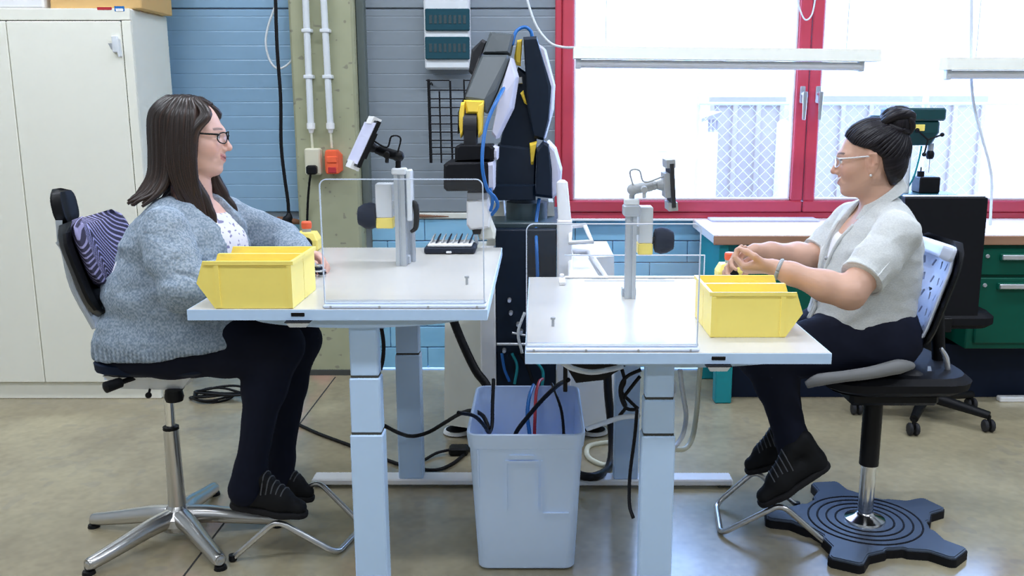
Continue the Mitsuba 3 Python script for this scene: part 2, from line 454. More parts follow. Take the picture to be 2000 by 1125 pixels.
k = thing('cardboard_box', 'brown cardboard box on top of the steel cabinet', 'box')
x0, x1 = at(100, 8, CY + 0.05)[0], at(278, 8, CY + 0.05)[0]
part(k, 'body', box(x0, x1, CY + 0.04, CY + 0.40, CZ + 0.001, CZ + 0.27, 0.004), 'm_card')
part(k, 'flap', box(x0, x1, CY + 0.03, CY + 0.045, CZ + 0.22, CZ + 0.274, 0.002), 'm_card')
k = thing('storage_tray', 'flat white tray on the cabinet left of the cardboard box', 'tray')
part(k, 'body', box(-2.75, x0 - 0.02, CY + 0.02, CY + 0.38, CZ + 0.001, CZ + 0.06, 0.008), 'm_white_plastic')
part(k, 'lid', box(-2.76, x0 - 0.012, CY + 0.012, CY + 0.388, CZ + 0.06, CZ + 0.075, 0.005), 'm_light_grey')

# ---------------------------------------------------------------- things on the wall
k = thing('distribution_box', 'grey wall distribution box with two dark glazed flaps beside the window', 'fuse box')
yb = WY - 0.10
a, b = at(830, 135, yb), at(916, -12, yb)
part(k, 'body', box(a[0], b[0], yb, WY, a[2], b[2], 0.008), 'm_light_grey')
for v0, v1 in ((17, 60), (72, 116)):
    c, d = at(831, v1, yb - 0.01), at(917, v0, yb - 0.01)
    f_ = part(k, 'flap', box(c[0], d[0], yb - 0.016, yb - 0.001, c[2], d[2], 0.004), 'm_window_dark')
    for i in range(8):
        xx = c[0] + 0.02 + i * 0.024
        part(f_, 'breaker', box(xx, xx + 0.015, yb - 0.0185, yb - 0.015, (c[2] + d[2]) / 2 - 0.02, (c[2] + d[2]) / 2 + 0.022, 0.001), 'm_pedestal')
k = thing('wire_rack', 'black wire ladder rack hanging on the wall behind the robot', 'rack')
yr = WY - 0.10
for u, v0, v1, r in ((837, 155, 318, 0.0075), (858, 178, 318, 0.004), (879, 158, 316, 0.005), (906, 155, 318, 0.004), (925, 178, 316, 0.004)):
    part(k, 'upright', rod(at(u, v0, yr), at(u + (v1 - v0) * 0.03, v1, yr), r, sides=8), 'm_black')
for v, u0, u1 in ((157, 832, 878), (157, 905, 940), (176, 838, 925), (193, 838, 926), (210, 838, 926), (226, 838, 926), (242, 838, 927), (258, 838, 928), (274, 838, 928), (288, 838, 928), (301, 838, 928)):
    part(k, 'rung', rod(at(u0, v, yr - 0.004), at(u1, v, yr - 0.004), 0.0028, sides=8), 'm_black')
for u in (840, 926):
    p = at(u, 165, yr)
    part(k, 'hook', tube([p, p + [0, 0.06, 0.01], p + [0, 0.10, 0.0]], 0.004, 8), 'm_black')

yp = 4.74
for u0, u1, lab in ((597, 607, 'grey conduit pipe on the pillar leading to the beige socket'), (632, 645, 'grey conduit pipe on the pillar leading to the orange socket')):
    k = thing('conduit_pipe', lab, 'pipe')
    a, b = at(u0 - 2, -40, yp - 0.03), at(u1, 240, yp - 0.03)
    part(k, 'pipe', rod(a, b, 0.0165), 'm_light_grey', 30)
    part(k, 'collar', cat([rod(b - [0, 0, 0.0], b - [0, 0, 0.03], 0.021), rod(b - [0, 0, 0.03], b - [0, 0, 0.05], 0.016, 0.010)]), 'm_white_plastic', 30)
    part(k, 'lead', rod(b - [0, 0, 0.05], b - [0, -0.012, 0.125], 0.0065), 'm_cream_cable', 30)
    for v in (60, 150):
        c = at(u0 + (u1 - u0) * v / 240, v, yp - 0.03)
        part(k, 'clip', box(c[0] - 0.024, c[0] + 0.024, yp - 0.05, yp, c[2] - 0.009, c[2] + 0.009, 0.003), 'm_light_grey')
k = thing('wall_socket', 'beige surface socket box with a black plug on the pillar', 'socket')
a, b = at(596, 342, yp - 0.055), at(624, 290, yp - 0.055)
part(k, 'body', box(a[0], b[0], yp - 0.055, yp, a[2], b[2], 0.007), 'm_beige')
part(k, 'plug', box(a[0] + 0.014, b[0] - 0.014, yp - 0.095, yp - 0.05, a[2] + 0.005, a[2] + 0.05, 0.008), 'm_black')
k = thing('orange_socket', 'orange red surface socket box on the pillar', 'socket')
a, b = at(634, 340, yp - 0.065), at(664, 293, yp - 0.065)
part(k, 'body', hull(np.vstack([box(a[0], b[0], yp - 0.05, yp, a[2] + 0.01, b[2] - 0.02, 0.006).vertices, box(a[0] + 0.008, b[0] - 0.012, yp - 0.07, yp - 0.02, a[2], b[2], 0.006).vertices])), 'm_orange')
part(k, 'opening', box(a[0] + 0.02, b[0] - 0.022, yp - 0.074, yp - 0.066, a[2] + 0.005, a[2] + 0.035, 0.003), 'm_red_cable')
part(k, 'cap', box(a[0] + 0.012, b[0] - 0.014, yp - 0.076, yp - 0.06, a[2] + 0.055, a[2] + 0.09, 0.005), 'm_orange')
single('socket_cable', 'black cable hanging from the beige socket down behind the left table', 'cable', tube([at(607, 338, yp - 0.085), at(604, 360, yp - 0.06), at(601, 400, yp - 0.02), at(600, 450, yp - 0.012), at(600, 560, yp - 0.012), at(598, 700, yp - 0.02)], 0.006, 8, 6), 'm_black', True)
k = thing('hanging_cable', 'black cable hanging from above with a plug, left of the pillar', 'cable')
part(k, 'wire', tube([at(537, -40, 4.7), at(541, 90, 4.7), at(548, 190, 4.7), at(549, 280, 4.7), at(555, 340, 4.7), at(562, 390, 4.7), at(564, 418, 4.7)], 0.0085, 8, 6), 'm_black', True)
part(k, 'plug', tube([at(564, 415, 4.7), at(564, 424, 4.7), at(560, 432, 4.7), at(560, 447, 4.7)], [0.008, 0.02, 0.025, 0.018], 12, 3), 'm_black', True)
single('cable_loop', 'thin grey cable loop hanging on the wall left of the pillar', 'cable', tube([at(562, -30, 4.78), at(576, 60, 4.78), at(578, 90, 4.78), at(568, 120, 4.78), at(545, 134, 4.78), at(528, 120, 4.78), at(519, 85, 4.78), at(524, 50, 4.78), at(536, 15, 4.78), at(548, -30, 4.78)], 0.0055, 8, 6), 'm_light_grey', True)
k = thing('pipe_valve', 'rusty pipe stub with black handwheel low on the wall, left of the pillar', 'valve')
part(k, 'pipe', tube([at(528, 437, 4.8), at(545, 430, 4.8), at(570, 432, 4.8), at(590, 434, 4.8)], [0.012, 0.020, 0.016, 0.012], 12, 4), 'm_rust', True)
p = at(560, 437, 4.75)
part(k, 'handwheel', cat([turn(lathe([(0, -0.012), (0.024, -0.012), (0.03, 0), (0.024, 0.012), (0, 0.012)], sides=18), 90, (1, 0, 0))]).apply_translation(p), 'm_black', 30)
part(k, 'bracket', box(p[0] - 0.012, p[0] + 0.012, 4.78, WY, p[2] - 0.012, p[2] + 0.012, 0.002), 'm_rust')

# ---------------------------------------------------------------- hanging bench lamps
def trough_lamp(label, a, b):
    k = thing('pendant_lamp', label, 'lamp')
    a, b = np.array(a), np.array(b)
    ang = -math.degrees(math.atan2(b[2] - a[2], b[0] - a[0]))
    L = np.linalg.norm(b - a)

    def put(m):
        return move(turn(m, ang, (0, 1, 0)), *a)
    part(k, 'housing', put(hull([(0, -0.035, 0), (L, -0.035, 0), (0, 0.035, 0), (L, 0.035, 0), (0, -0.05, -0.055), (L, -0.05, -0.055), (0, 0.05, -0.055), (L, 0.05, -0.055)])), 'm_cream')
    part(k, 'tube', put(rod((0.02, 0, -0.077), (L - 0.08, 0, -0.077), 0.019)), 'm_white_plastic', 30)
    for x in (0.012, L - 0.09):
        part(k, 'lamp_holder', put(box(x, x + 0.025, -0.018, 0.018, -0.10, -0.05, 0.003)), 'm_light_grey')
    for x in (0.15, L - 0.15):
        p = put(trimesh.Trimesh([(x, 0, 0)], [], process=False)).vertices[0]
        part(k, 'chain', rod(p, (p[0], p[1], 3.3), 0.002, sides=6), 'm_white_cable')
    return k


trough_lamp('long cream trough lamp hanging in front of the window, left of two', at(1120, 91, 4.42), at(1716, 97, 4.42))
a = at(1843, 113, 4.42)
trough_lamp('cream trough lamp cut off by the right picture edge', a, a + [1.5, 0, 0.0])
single('lamp_cable', 'pale cable curving from the robot to the left trough lamp', 'cable', tube([at(1020, -40, 4.5), at(1034, 15, 4.5), at(1050, 55, 4.5), at(1075, 84, 4.5), at(1100, 92, 4.5), at(1122, 93, 4.44)], 0.006, 8, 6), 'm_light_grey', True)
single('lamp_cable', 'grey cable hanging past the right trough lamp to the bench', 'cable', tube([at(1898, -40, 4.5), at(1897, 60, 4.5), at(1897, 150, 4.5), at(1903, 210, 4.5), at(1920, 275, 4.5), at(1932, 320, 4.5), at(1937, 360, 4.5), at(1934, 440, 4.5)], 0.007, 8, 6), 'm_light_grey', True)
single('cord_loop', 'thin white cord loop at the top of the red window mullion', 'cord', tube([at(1555, -30, 4.7), at(1560, 10, 4.7), at(1572, 38, 4.7), at(1585, 30, 4.7), at(1592, 0, 4.7), at(1594, -30, 4.7)], 0.004, 8, 6), 'm_white_cable', True)

# ---------------------------------------------------------------- green workbench under the window
k = thing('workbench', 'green workbench with wooden edged white top under the window', 'workbench')
BX0, BX1, BY, BZ = 0.812, 3.6, 4.20, 0.832
part(k, 'worktop', box(BX0, BX1, BY + 0.004, WY - 0.06, BZ - 0.045, BZ, 0.004), 'm_bench_top', label='pale glossy worktop')
part(k, 'edge', box(BX0 - 0.002, BX1, BY - 0.006, BY + 0.006, BZ - 0.047, BZ - 0.004, 0.003), 'm_wood', label='brown wooden front edge')
part(k, 'side_panel', box(BX0 + 0.03, BX0 + 0.075, BY + 0.02, WY - 0.12, 0.30, BZ - 0.048, 0.004), 'm_teal')
for yy in (BY + 0.06, WY - 0.2):
    part(k, 'leg', box(BX0 + 0.045, BX0 + 0.125, yy, yy + 0.07, 0.0, BZ - 0.05, 0.006), 'm_teal')
part(k, 'shade_panel', box(BX0 + 0.08, BX1, WY - 0.16, WY - 0.13, 0.05, BZ - 0.05, 0.002), 'm_navy')  # navy sheet added to deepen the shade at the rear
part(k, 'plinth', box(BX0 + 0.14, BX1, BY + 0.16, BY + 0.19, 0, 0.27, 0.003), 'm_navy')  # dark board added in place of the shade under the bench


def drawer_unit(x0, x1, z0, label, splits):
    p = part(k, 'pedestal', box(x0, x1, BY + 0.02, WY - 0.2, z0, BZ - 0.05, 0.005), 'm_green', label=label)
    zt = BZ - 0.065
    for i, h in enumerate(splits):
        d = part(p, 'drawer', cat([box(x0 + 0.035, x1 - 0.035, BY + 0.004, BY + 0.021, zt - h, zt, 0.005), box(x0 + 0.115, x1 - 0.115, BY - 0.012, BY + 0.006, zt - 0.055, zt - 0.022, 0.004)]), 'm_green')
        part(p, 'handle', box(x0 + 0.12, x1 - 0.12, BY - 0.020, BY - 0.008, zt - 0.050, zt - 0.026, 0.004), 'm_silver')
        part(p, 'lock', move(turn(lathe([(0, 0), (0.010, 0), (0.008, 0.006), (0, 0.006)], sides=14), 90, (1, 0, 0)), x0 + 0.06, BY + 0.004, zt - 0.035), 'm_grey')
        zt -= h + 0.012


drawer_unit(2.02, 2.62, 0.285, 'green drawer pedestal with silver handles', (0.125, 0.315))
drawer_unit(0.95, 1.50, 0.42, 'green drawer pedestal behind the right table', (0.32,))
k = thing('papers', 'thin grey folder lying on the green bench below the window', 'folder')
a = at(1500, 422, 4.72)
scene[k] = mikit.ply(box(a[0] - 0.3, a[0] + 0.25, 4.66, 4.78, BZ + 0.0005, BZ + 0.012, 0.003), 'm_lilac')
single('floor_rail', 'short white rail on the floor at the right edge', 'rail', box(at(1950, 772, 4.3)[0], 2.9, 4.28, 4.32, 0.0, 0.025, 0.004), 'm_white_plastic')

# bench drill
k = thing('bench_drill', 'dark green bench drill press standing on the workbench', 'drill')
DY = 4.50
c = at(1768, 320, DY)
part(k, 'base', box(c[0] - 0.09, c[0] + 0.2, DY - 0.12, DY + 0.14, BZ + 0.001, BZ + 0.03, 0.006), 'm_green_dark')
part(k, 'column', rod((c[0], DY, BZ + 0.03), (c[0], DY, at(0, 225, DY)[2]), 0.026), 'm_light_grey', 30)
a, b = at(1745, 236, DY - 0.08), at(1850, 211, DY - 0.08)
part(k, 'belt_cover', box(a[0], b[0], DY - 0.08, DY + 0.10, a[2], b[2], 0.008), 'm_green_dark')
a, b = at(1752, 284, DY - 0.05), at(1834, 235, DY - 0.05)
part(k, 'head', hull(np.vstack([box(a[0], b[0], DY - 0.07, DY + 0.07, a[2] + 0.05, b[2], 0.01).vertices, box(a[0] + 0.06, b[0] - 0.02, DY - 0.05, DY + 0.05, a[2], a[2] + 0.06, 0.01).vertices])), 'm_green_dark')
a, b = at(1788, 256, DY - 0.073), at(1807, 243, DY - 0.073)
part(k, 'plate', box(a[0], b[0], DY - 0.074, DY - 0.069, a[2], b[2], 0.001), 'm_yellow', label='small yellow plate')
m_ = at(1745, 250, DY)
part(k, 'motor', move(turn(lathe([(0, -0.08), (0.055, -0.08), (0.06, -0.07), (0.06, 0.07), (0.055, 0.08), (0, 0.08)], sides=24), 0), m_[0] - 0.05, DY + 0.02, m_[2] - 0.02), 'm_green_dark', 30)
s = at(1818, 284, DY)
part(k, 'quill', rod((s[0], DY, s[2] + 0.01), (s[0], DY, s[2] - 0.025), 0.014), 'm_grey', 30)
part(k, 'chuck', lathe([(0, 0), (0.013, 0), (0.019, 0.012), (0.019, 0.03), (0.012, 0.042), (0, 0.042)], (s[0], DY, s[2] - 0.065), 18), 'm_black', 30)
part(k, 'drill_bit', rod((s[0], DY, s[2] - 0.06), (s[0], DY, s[2] - 0.13), 0.003, 0.002, 8), 'm_silver')
for ang in (20, 140, 260):
    q = np.array([math.cos(math.radians(ang)), 0, math.sin(math.radians(ang))])
    h0 = np.array([s[0] - 0.05, DY - 0.08, s[2] + 0.03])
    part(k, 'feed_lever', cat([rod(h0, h0 + q * 0.07, 0.004, sides=8), trimesh.creation.icosphere(2, 0.010).apply_translation(h0 + q * 0.07)]), 'm_black', True)
t_ = at(1800, 382, DY - 0.1)
part(k, 'table', cat([box(c[0] - 0.02, at(1852, 382, DY)[0], DY - 0.11, DY + 0.10, t_[2] - 0.012, t_[2] + 0.006, 0.004), box(c[0] - 0.04, c[0] + 0.04, DY - 0.04, DY + 0.04, t_[2] - 0.04, t_[2] - 0.01, 0.006)]), 'm_green_dark')
a, b = at(1795, 380, DY - 0.05), at(1838, 346, DY - 0.05)
part(k, 'vise', cat([box(a[0], b[0], DY - 0.05, DY + 0.05, t_[2] + 0.006, b[2], 0.005), rod((a[0] + 0.02, DY, b[2]), (a[0] + 0.02, DY, b[2] + 0.025), 0.017), rod((a[0] + 0.02, DY, b[2] + 0.02), (a[0] + 0.02, DY, b[2] + 0.045), 0.003)]), 'm_black', 30)
part(k, 'power_cord', tube([at(1800, 285, DY - 0.06), at(1795, 310, DY - 0.05), at(1785, 345, DY - 0.03), at(1772, 368, DY), at(1765, 378, DY)], 0.004, 8, 6), 'm_teal', True)
# ---------------------------------------------------------------- the two height-adjustable tables
LD = dict(x0=-0.934, x1=-0.134, y0=2.393, y1=3.463, z=0.889, s=1)       # left table, worker at its left end
RD = dict(x0=-0.033, x1=0.767, y0=2.32, y1=3.39, z=0.789, s=-1)         # right table, worker at its right end


def make_table(D, label, lx, ly, stages, foot):
    k = thing('work_table', label, 'table')
    x0, x1, y0, y1, z = D['x0'], D['x1'], D['y0'], D['y1'], D['z']
    part(k, 'tabletop', box(x0 + 0.002, x1 - 0.002, y0 + 0.002, y1 - 0.002, z - 0.030, z, 0.0015), 'm_laminate')
    part(k, 'cool_light_edge', prism_z(Polygon([(x0, y0), (x1, y0), (x1, y1), (x0, y1)]).difference(Polygon([(x0 + .0025, y0 + .0025), (x1 - .0025, y0 + .0025), (x1 - .0025, y1 - .0025), (x0 + .0025, y1 - .0025)])), z - 0.0295, z - 0.001), 'm_leg', label='table edge with cool light in its colour')  # strip added to carry the cool light on the white table edge
    for yy in ly:
        n = 24
        arc = [(x0 + 0.16, z - 0.031)] + [(x0 + 0.16 + (x1 - x0 - 0.22) * i / n, z - 0.033 - 0.026 * math.sin(math.pi * min(1, max(0, (i / n))) ** 0.9) ** 0.6 if 0 < i < n else z - 0.033) for i in range(n + 1)] + [(x1 - 0.06, z - 0.031)]
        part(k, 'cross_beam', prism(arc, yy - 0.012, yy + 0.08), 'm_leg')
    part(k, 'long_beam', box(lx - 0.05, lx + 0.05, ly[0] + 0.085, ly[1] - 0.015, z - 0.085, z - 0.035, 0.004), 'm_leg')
    zt = z - 0.058
    for yy in ly:
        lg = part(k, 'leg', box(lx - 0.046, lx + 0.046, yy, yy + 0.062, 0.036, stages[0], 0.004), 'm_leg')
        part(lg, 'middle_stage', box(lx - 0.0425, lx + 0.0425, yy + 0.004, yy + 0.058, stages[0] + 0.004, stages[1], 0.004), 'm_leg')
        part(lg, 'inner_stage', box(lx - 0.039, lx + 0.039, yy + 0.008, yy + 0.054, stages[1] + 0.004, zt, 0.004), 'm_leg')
        part(lg, 'glide_ring', box(lx - 0.0415, lx + 0.0415, yy + 0.0045, yy + 0.0575, stages[0] - 0.002, stages[0] + 0.006, 0), 'm_gap')
        part(lg, 'glide_ring', box(lx - 0.038, lx + 0.038, yy + 0.0085, yy + 0.0535, stages[1] - 0.002, stages[1] + 0.006, 0), 'm_gap')
        part(k, 'foot', box(foot[0], foot[1], yy - 0.006, yy + 0.068, 0.012, 0.036, 0.005), 'm_white_plastic')
        for fx in (foot[0] + 0.03, foot[1] - 0.03):
            part(k, 'foot_pad', box(fx - 0.025, fx + 0.025, yy + 0.006, yy + 0.056, 0.0, 0.014, 0.003), 'm_gap')
    hx = x0 + 0.295 if D['s'] > 0 else x0 + 0.505
    part(k, 'edge_display', box(hx - 0.018, hx + 0.018, y0 - 0.0015, y0 + 0.004, z - 0.019, z - 0.009, 0.001), 'm_black')
    c = part(k, 'control_panel', hull([(hx - 0.032, y0 - 0.012, z - 0.032), (hx + 0.032, y0 - 0.012, z - 0.032), (hx - 0.022, y0 - 0.008, z - 0.047), (hx + 0.022, y0 - 0.008, z - 0.047),
                                       (hx - 0.032, y0 + 0.06, z - 0.031), (hx + 0.032, y0 + 0.06, z - 0.031), (hx - 0.022, y0 + 0.05, z - 0.047), (hx + 0.022, y0 + 0.05, z - 0.047)]), 'm_light_grey')
    part(c, 'buttons', box(hx - 0.034, hx + 0.034, y0 - 0.0135, y0 + 0.02, z - 0.0345, z - 0.0312, 0.001), 'm_black')
    return k


make_table(LD, 'white height-adjustable table of the woman in the cardigan, higher of the two', -0.478, (2.438, 3.268), (0.519, 0.683), (-0.853, -0.19))
make_table(RD, 'white height-adjustable table of the woman in the grey shirt, lower of the two', 0.333, (2.40, 3.262), (0.53, 0.633), (0.07, 0.737))


def make_shield(D, label, yf, xa, xb, h, screws=True):
    k = thing('acrylic_shield', label, 'shield')
    z = D['z']
    part(k, 'base_rail', box(xa - 0.002, xb + 0.004, yf - 0.012, yf + 0.045, z + 0.0005, z + 0.010, 0.003), 'm_acrylic_edge')
    part(k, 'clamp_strip', box(xa - 0.002, xb + 0.004, yf + 0.010, yf + 0.028, z + 0.0105, z + 0.017, 0.002), 'm_alu')
    za, zb, r = z + 0.012, z + h, 0.02
    out = [(xa, za), (xb, za), (xb, zb - r)] + [(xb - r + r * math.cos(t), zb - r + r * math.sin(t)) for t in np.linspace(0, math.pi / 2, 7)] + [(xa + r - r * math.sin(t), zb - r + r * math.cos(t)) for t in np.linspace(0, math.pi / 2, 7)]
    pl = Polygon(out)
    m = trimesh.creation.extrude_polygon(pl, 1.0, engine='earcut')
    v2, f2 = trimesh.creation.triangulate_polygon(pl, engine='earcut')
    part(k, 'sheet', trimesh.Trimesh(np.stack([v2[:, 0], np.full(len(v2), yf + 0.004), v2[:, 1]], 1), f2, process=False), 'm_acrylic')
    ring = pl.difference(pl.buffer(-0.0028))
    part(k, 'edge', prism(ring, yf + 0.001, yf + 0.007), 'm_acrylic_edge')
    for i in range(4):
        xx = xa + 0.02 + (xb - xa - 0.04) * i / 3
        part(k, 'screw', rod((xx, yf - 0.013, z + 0.005), (xx, yf - 0.011, z + 0.005), 0.0035, sides=10), 'm_grey')
    return k


make_shield(LD, 'clear acrylic shield standing on the front edge of the left table', 2.412, -0.572, -0.142, 0.345)
make_shield(RD, 'clear acrylic shield standing on the front edge of the right table', 2.340, -0.030, 0.420, 0.337)
k = thing('acrylic_strip', 'low clear acrylic strip along the back edge of the right table', 'shield')
xa, xb, yf, z = 0.10, 0.62, 3.372, RD['z']
part(k, 'sheet', trimesh.Trimesh([(xa, yf, z), (xb, yf, z), (xb, yf, z + 0.085), (xa, yf, z + 0.085)], [(0, 1, 2), (0, 2, 3)], process=False), 'm_acrylic')
part(k, 'edge', cat([box(xa, xb, yf - 0.003, yf + 0.003, z + 0.083, z + 0.087, 0), box(xb - 0.003, xb + 0.001, yf - 0.003, yf + 0.003, z + 0.001, z + 0.085, 0)]), 'm_acrylic_edge')
part(k, 'base_rail', box(xa, xb, yf - 0.014, yf + 0.010, z + 0.0005, z + 0.006, 0.002), 'm_white_plastic')

# profile posts with tablet arms
def profile(c, w):
    s, g, d = w / 2, 0.0045, 0.007
    q = [(-s, -s), (-g, -s), (-g, -s + d), (g, -s + d), (g, -s), (s, -s), (s, -g), (s - d, -g), (s - d, g), (s, g), (s, s), (g, s), (g, s - d), (-g, s - d), (-g, s), (-s, s), (-s, g), (-s + d, g), (-s + d, -g), (-s, -g)]
    return [(c[0] + a, c[1] + b) for a, b in q]


def post(D, label, px, py, zt):
    k = thing('profile_post', label, 'post')
    z = D['z']
    part(k, 'profile', prism_z(profile((px, py), 0.035), z + 0.0005, zt), 'm_alu')
    part(k, 'base_bracket', box(px - 0.024, px + 0.024, py + 0.020, py + 0.05, z + 0.0005, z + 0.03, 0.003), 'm_alu')
    part(k, 'end_cap', box(px - 0.024, px + 0.024, py - 0.024, py + 0.024, zt + 0.0005, zt + 0.022, 0.004), 'm_light_grey')
    return k


LP = (-0.458, 3.07)
RP = (0.307, 3.01)
k = post(LD, 'aluminium profile post holding the tablet on the left table', *LP, 1.195)
part(k, 'second_profile', prism_z(profile((LP[0] + 0.022, LP[1] + 0.08), 0.026), LD['z'] + 0.0005, 1.20), 'm_alu')
kb = LP[0] + 0.026
part(k, 'clamp_lever', tube([(kb, LP[1] + 0.03, 1.10), (kb + 0.022, LP[1] + 0.02, 1.09), (kb + 0.022, LP[1] + 0.02, 1.02), (kb + 0.004, LP[1] + 0.02, 1.0)], [0.006, 0.011, 0.009, 0.005], 10, 4), 'm_black', True)
part(k, 'side_plate', box(kb - 0.004, kb + 0.012, LP[1] - 0.01, LP[1] + 0.05, 1.04, 1.21, 0.003), 'm_light_grey')
k2 = post(RD, 'aluminium profile post holding the tablet on the right table', *RP, 1.10)
part(k2, 'clamp', box(RP[0] - 0.028, RP[0] + 0.028, RP[1] - 0.028, RP[1] + 0.028, 1.065, 1.102, 0.005), 'm_alu')


pr('m_screen_pale', (0.60, 0.60, 0.78), 0.3)


def tablet(label, p_top, p_bot, Y, half, base, elbow, mats, facing, psi=0.0):
    """tilted tablet in a holder on a jointed arm; p_top, p_bot: edge-on ends of the tablet in the xz plane"""
    k = thing('tablet', label, 'tablet')
    lat = np.array([math.sin(psi) * facing, math.cos(psi), 0.0])
    a, b = np.array([p_top[0], Y, p_top[1]]) + lat * half, np.array([p_bot[0], Y, p_bot[1]]) + lat * half
    d = (b - a) / np.linalg.norm(b - a)
    n = np.cross(d, lat)
    n = n / np.linalg.norm(n)
    if n[0] * facing > 0:
        n = -n
    L = np.linalg.norm(b - a)

    def slab(s0, s1, y0, y1, t0, t1):
        return hull([a + d * s + n * t + lat * y for s in (s0, s1) for y in (y0, y1) for t in (t0, t1)])
    part(k, 'housing', slab(0, L, -half, half, 0, 0.012), mats[0])
    part(k, 'screen', slab(0.008, L - 0.008, -half + 0.008, half - 0.008, -0.0015, 0.0), mats[1])
    part(k, 'holder', slab(-0.012, 0.014, -0.05, 0.05, -0.006, 0.022), mats[2])
    part(k, 'holder', slab(L - 0.014, L + 0.012, -0.05, 0.05, -0.008, 0.022), mats[2])
    part(k, 'back_plate', slab(L * 0.22, L * 0.78, -0.045, 0.045, 0.0125, 0.030), mats[3])
    c = (a + b) / 2 + n * 0.03
    part(k, 'ball_joint', cat([rod(c, c + n * 0.02, 0.02, 0.014), trimesh.creation.icosphere(2, 0.015).apply_translation(c + n * 0.03)]), mats[3], 30)
    e0 = c + n * 0.03
    e1 = np.array(elbow)
    m = (e0 + e1) / 2
    part(k, 'arm', cat([rod(e0, e0 + (m - e0) * 0.25, 0.011, 0.016), rod(e0 + (m - e0) * 0.25, e1 + (m - e1) * 0.1, 0.0165), trimesh.creation.icosphere(2, 0.019).apply_translation(e1)]), mats[3], 30)
    part(k, 'clamp_knob', cat([rod(m, m + np.array([0, -0.035, -0.006]), 0.011), rod(m + np.array([0, -0.02, 0]), m + np.array([0.0, -0.03, -0.03]), 0.006)]), mats[3], 30)
    part(k, 'stem', rod(e1, np.array(base), 0.009), mats[3], 30)
    part(k, 'cord', tube([e1 + [0, -0.01, 0.012], e1 + [-0.012 * facing, -0.02, 0.06], (m + e1) / 2 + [0, -0.025, 0.06], m + [0, -0.03, 0.02], c + [0, -0.02, 0.03]], 0.0028, 6, 5), mats[3], True)
    return k


tp, tb_ = at(738, 236, 2.99), at(697, 326, 2.99)
tablet('tilted tablet with pale screen on a black arm above the left table', (tp[0], tp[2]), (tb_[0], tb_[2]), 2.99, 0.115, (LP[0] - 0.004, LP[1], 1.215), at(778, 305, 3.07), ('m_black', 'm_screen_pale', 'm_white_plastic', 'm_black'), -1, math.radians(20))
tp, tb_ = at(1312, 318, 3.0), at(1316, 402, 3.0)
tablet('upright tablet seen edge-on on a grey arm above the right table', (tp[0], tp[2]), (tb_[0], tb_[2]), 2.95, 0.06, (RP[0], RP[1], 1.12), at(1236, 370, 3.0), ('m_rubber', 'm_lilac', 'm_grey', 'm_grey'), 1)


def sensor_box(label, lab2, u0, u1, v0, v1, us, D, P, side):
    Y = P[1]
    k = thing('sensor_box', label, 'box')
    a, b = at(u0, v1, Y + 0.05), at(u1, v0, Y + 0.05)
    zm = a[2] + (b[2] - a[2]) * 0.24
    part(k, 'body', box(a[0], b[0], Y + 0.03, Y + 0.09, zm, b[2], 0.003), 'm_light_grey')
    part(k, 'base', box(a[0] - 0.001, b[0] + 0.001, Y + 0.029, Y + 0.091, a[2], zm - 0.0005, 0.003), 'm_yellow', label='yellow lower part')
    xi = b[0] if side < 0 else a[0]
    xn = P[0] + (0.02 * side)
    part(k, 'bracket', box(min(xi, xn), max(xi, xn) + 0.001, Y + 0.02, Y + 0.04, zm + 0.03, zm + 0.06, 0.002), 'm_alu')
    s = thing('signal_horn', lab2, 'horn')
    c = at(us, (v0 + v1) / 2 + 20, Y + 0.06)
    pf = [(0, -0.03), (0.03, -0.03), (0.042, -0.01), (0.046, 0.012), (0.040, 0.03), (0.030, 0.034), (0.026, 0.02), (0, 0.014)]
    part(s, 'bell', move(turn(lathe(pf, sides=28), -90 * side, (0, 1, 0)), *c), 'm_navy', 30)
    ex = b[0] if side > 0 else a[0]
    part(s, 'stem', rod((ex, Y + 0.06, c[2]), (c[0] - side * 0.02, Y + 0.06, c[2]), 0.012), 'm_black', 30)


sensor_box('grey and yellow box on the left side of the left table post', 'dark blue horn beside the sensor box over the left table', 737, 767, 358, 445, 718, LD, LP, -1)
sensor_box('grey and yellow box on the right side of the right table post', 'dark blue horn beside the sensor box over the right table', 1245, 1275, 403, 496, 1297, RD, RP, 1)


def estop(label, c, D):
    k = thing('emergency_stop', label, 'emergency stop')
    x, y = c
    z = D['z'] + 0.0005
    part(k, 'housing', hull(np.vstack([box(x - 0.047, x + 0.047, y - 0.038, y + 0.038, z, z + 0.045, 0.005).vertices, box(x - 0.034, x + 0.034, y - 0.03, y + 0.03, z + 0.062, z + 0.068, 0.004).vertices])), 'm_yellow')
    part(k, 'collar', lathe([(0, 0), (0.016, 0), (0.016, 0.012), (0, 0.012)], (x, y, z + 0.068), 24), 'm_grey', 30)
    part(k, 'button', lathe([(0, 0), (0.017, 0), (0.019, 0.006), (0.019, 0.022), (0.016, 0.027), (0, 0.028)], (x, y, z + 0.080), 28), 'm_orange', 30)
    part(k, 'cable_gland', move(turn(lathe([(0, 0), (0.024, 0), (0.022, 0.008), (0, 0.01)], sides=24), 90, (1, 0, 0)), x + 0.004, y - 0.037, z + 0.028), 'm_black', 30)


estop('yellow emergency stop box with red button on the far side of the left table', (at(600, 480, 3.40)[0], 3.405), LD)
estop('yellow emergency stop box with red button under the hands at the right table', (at(1424, 530, 3.30)[0], 3.30), RD)

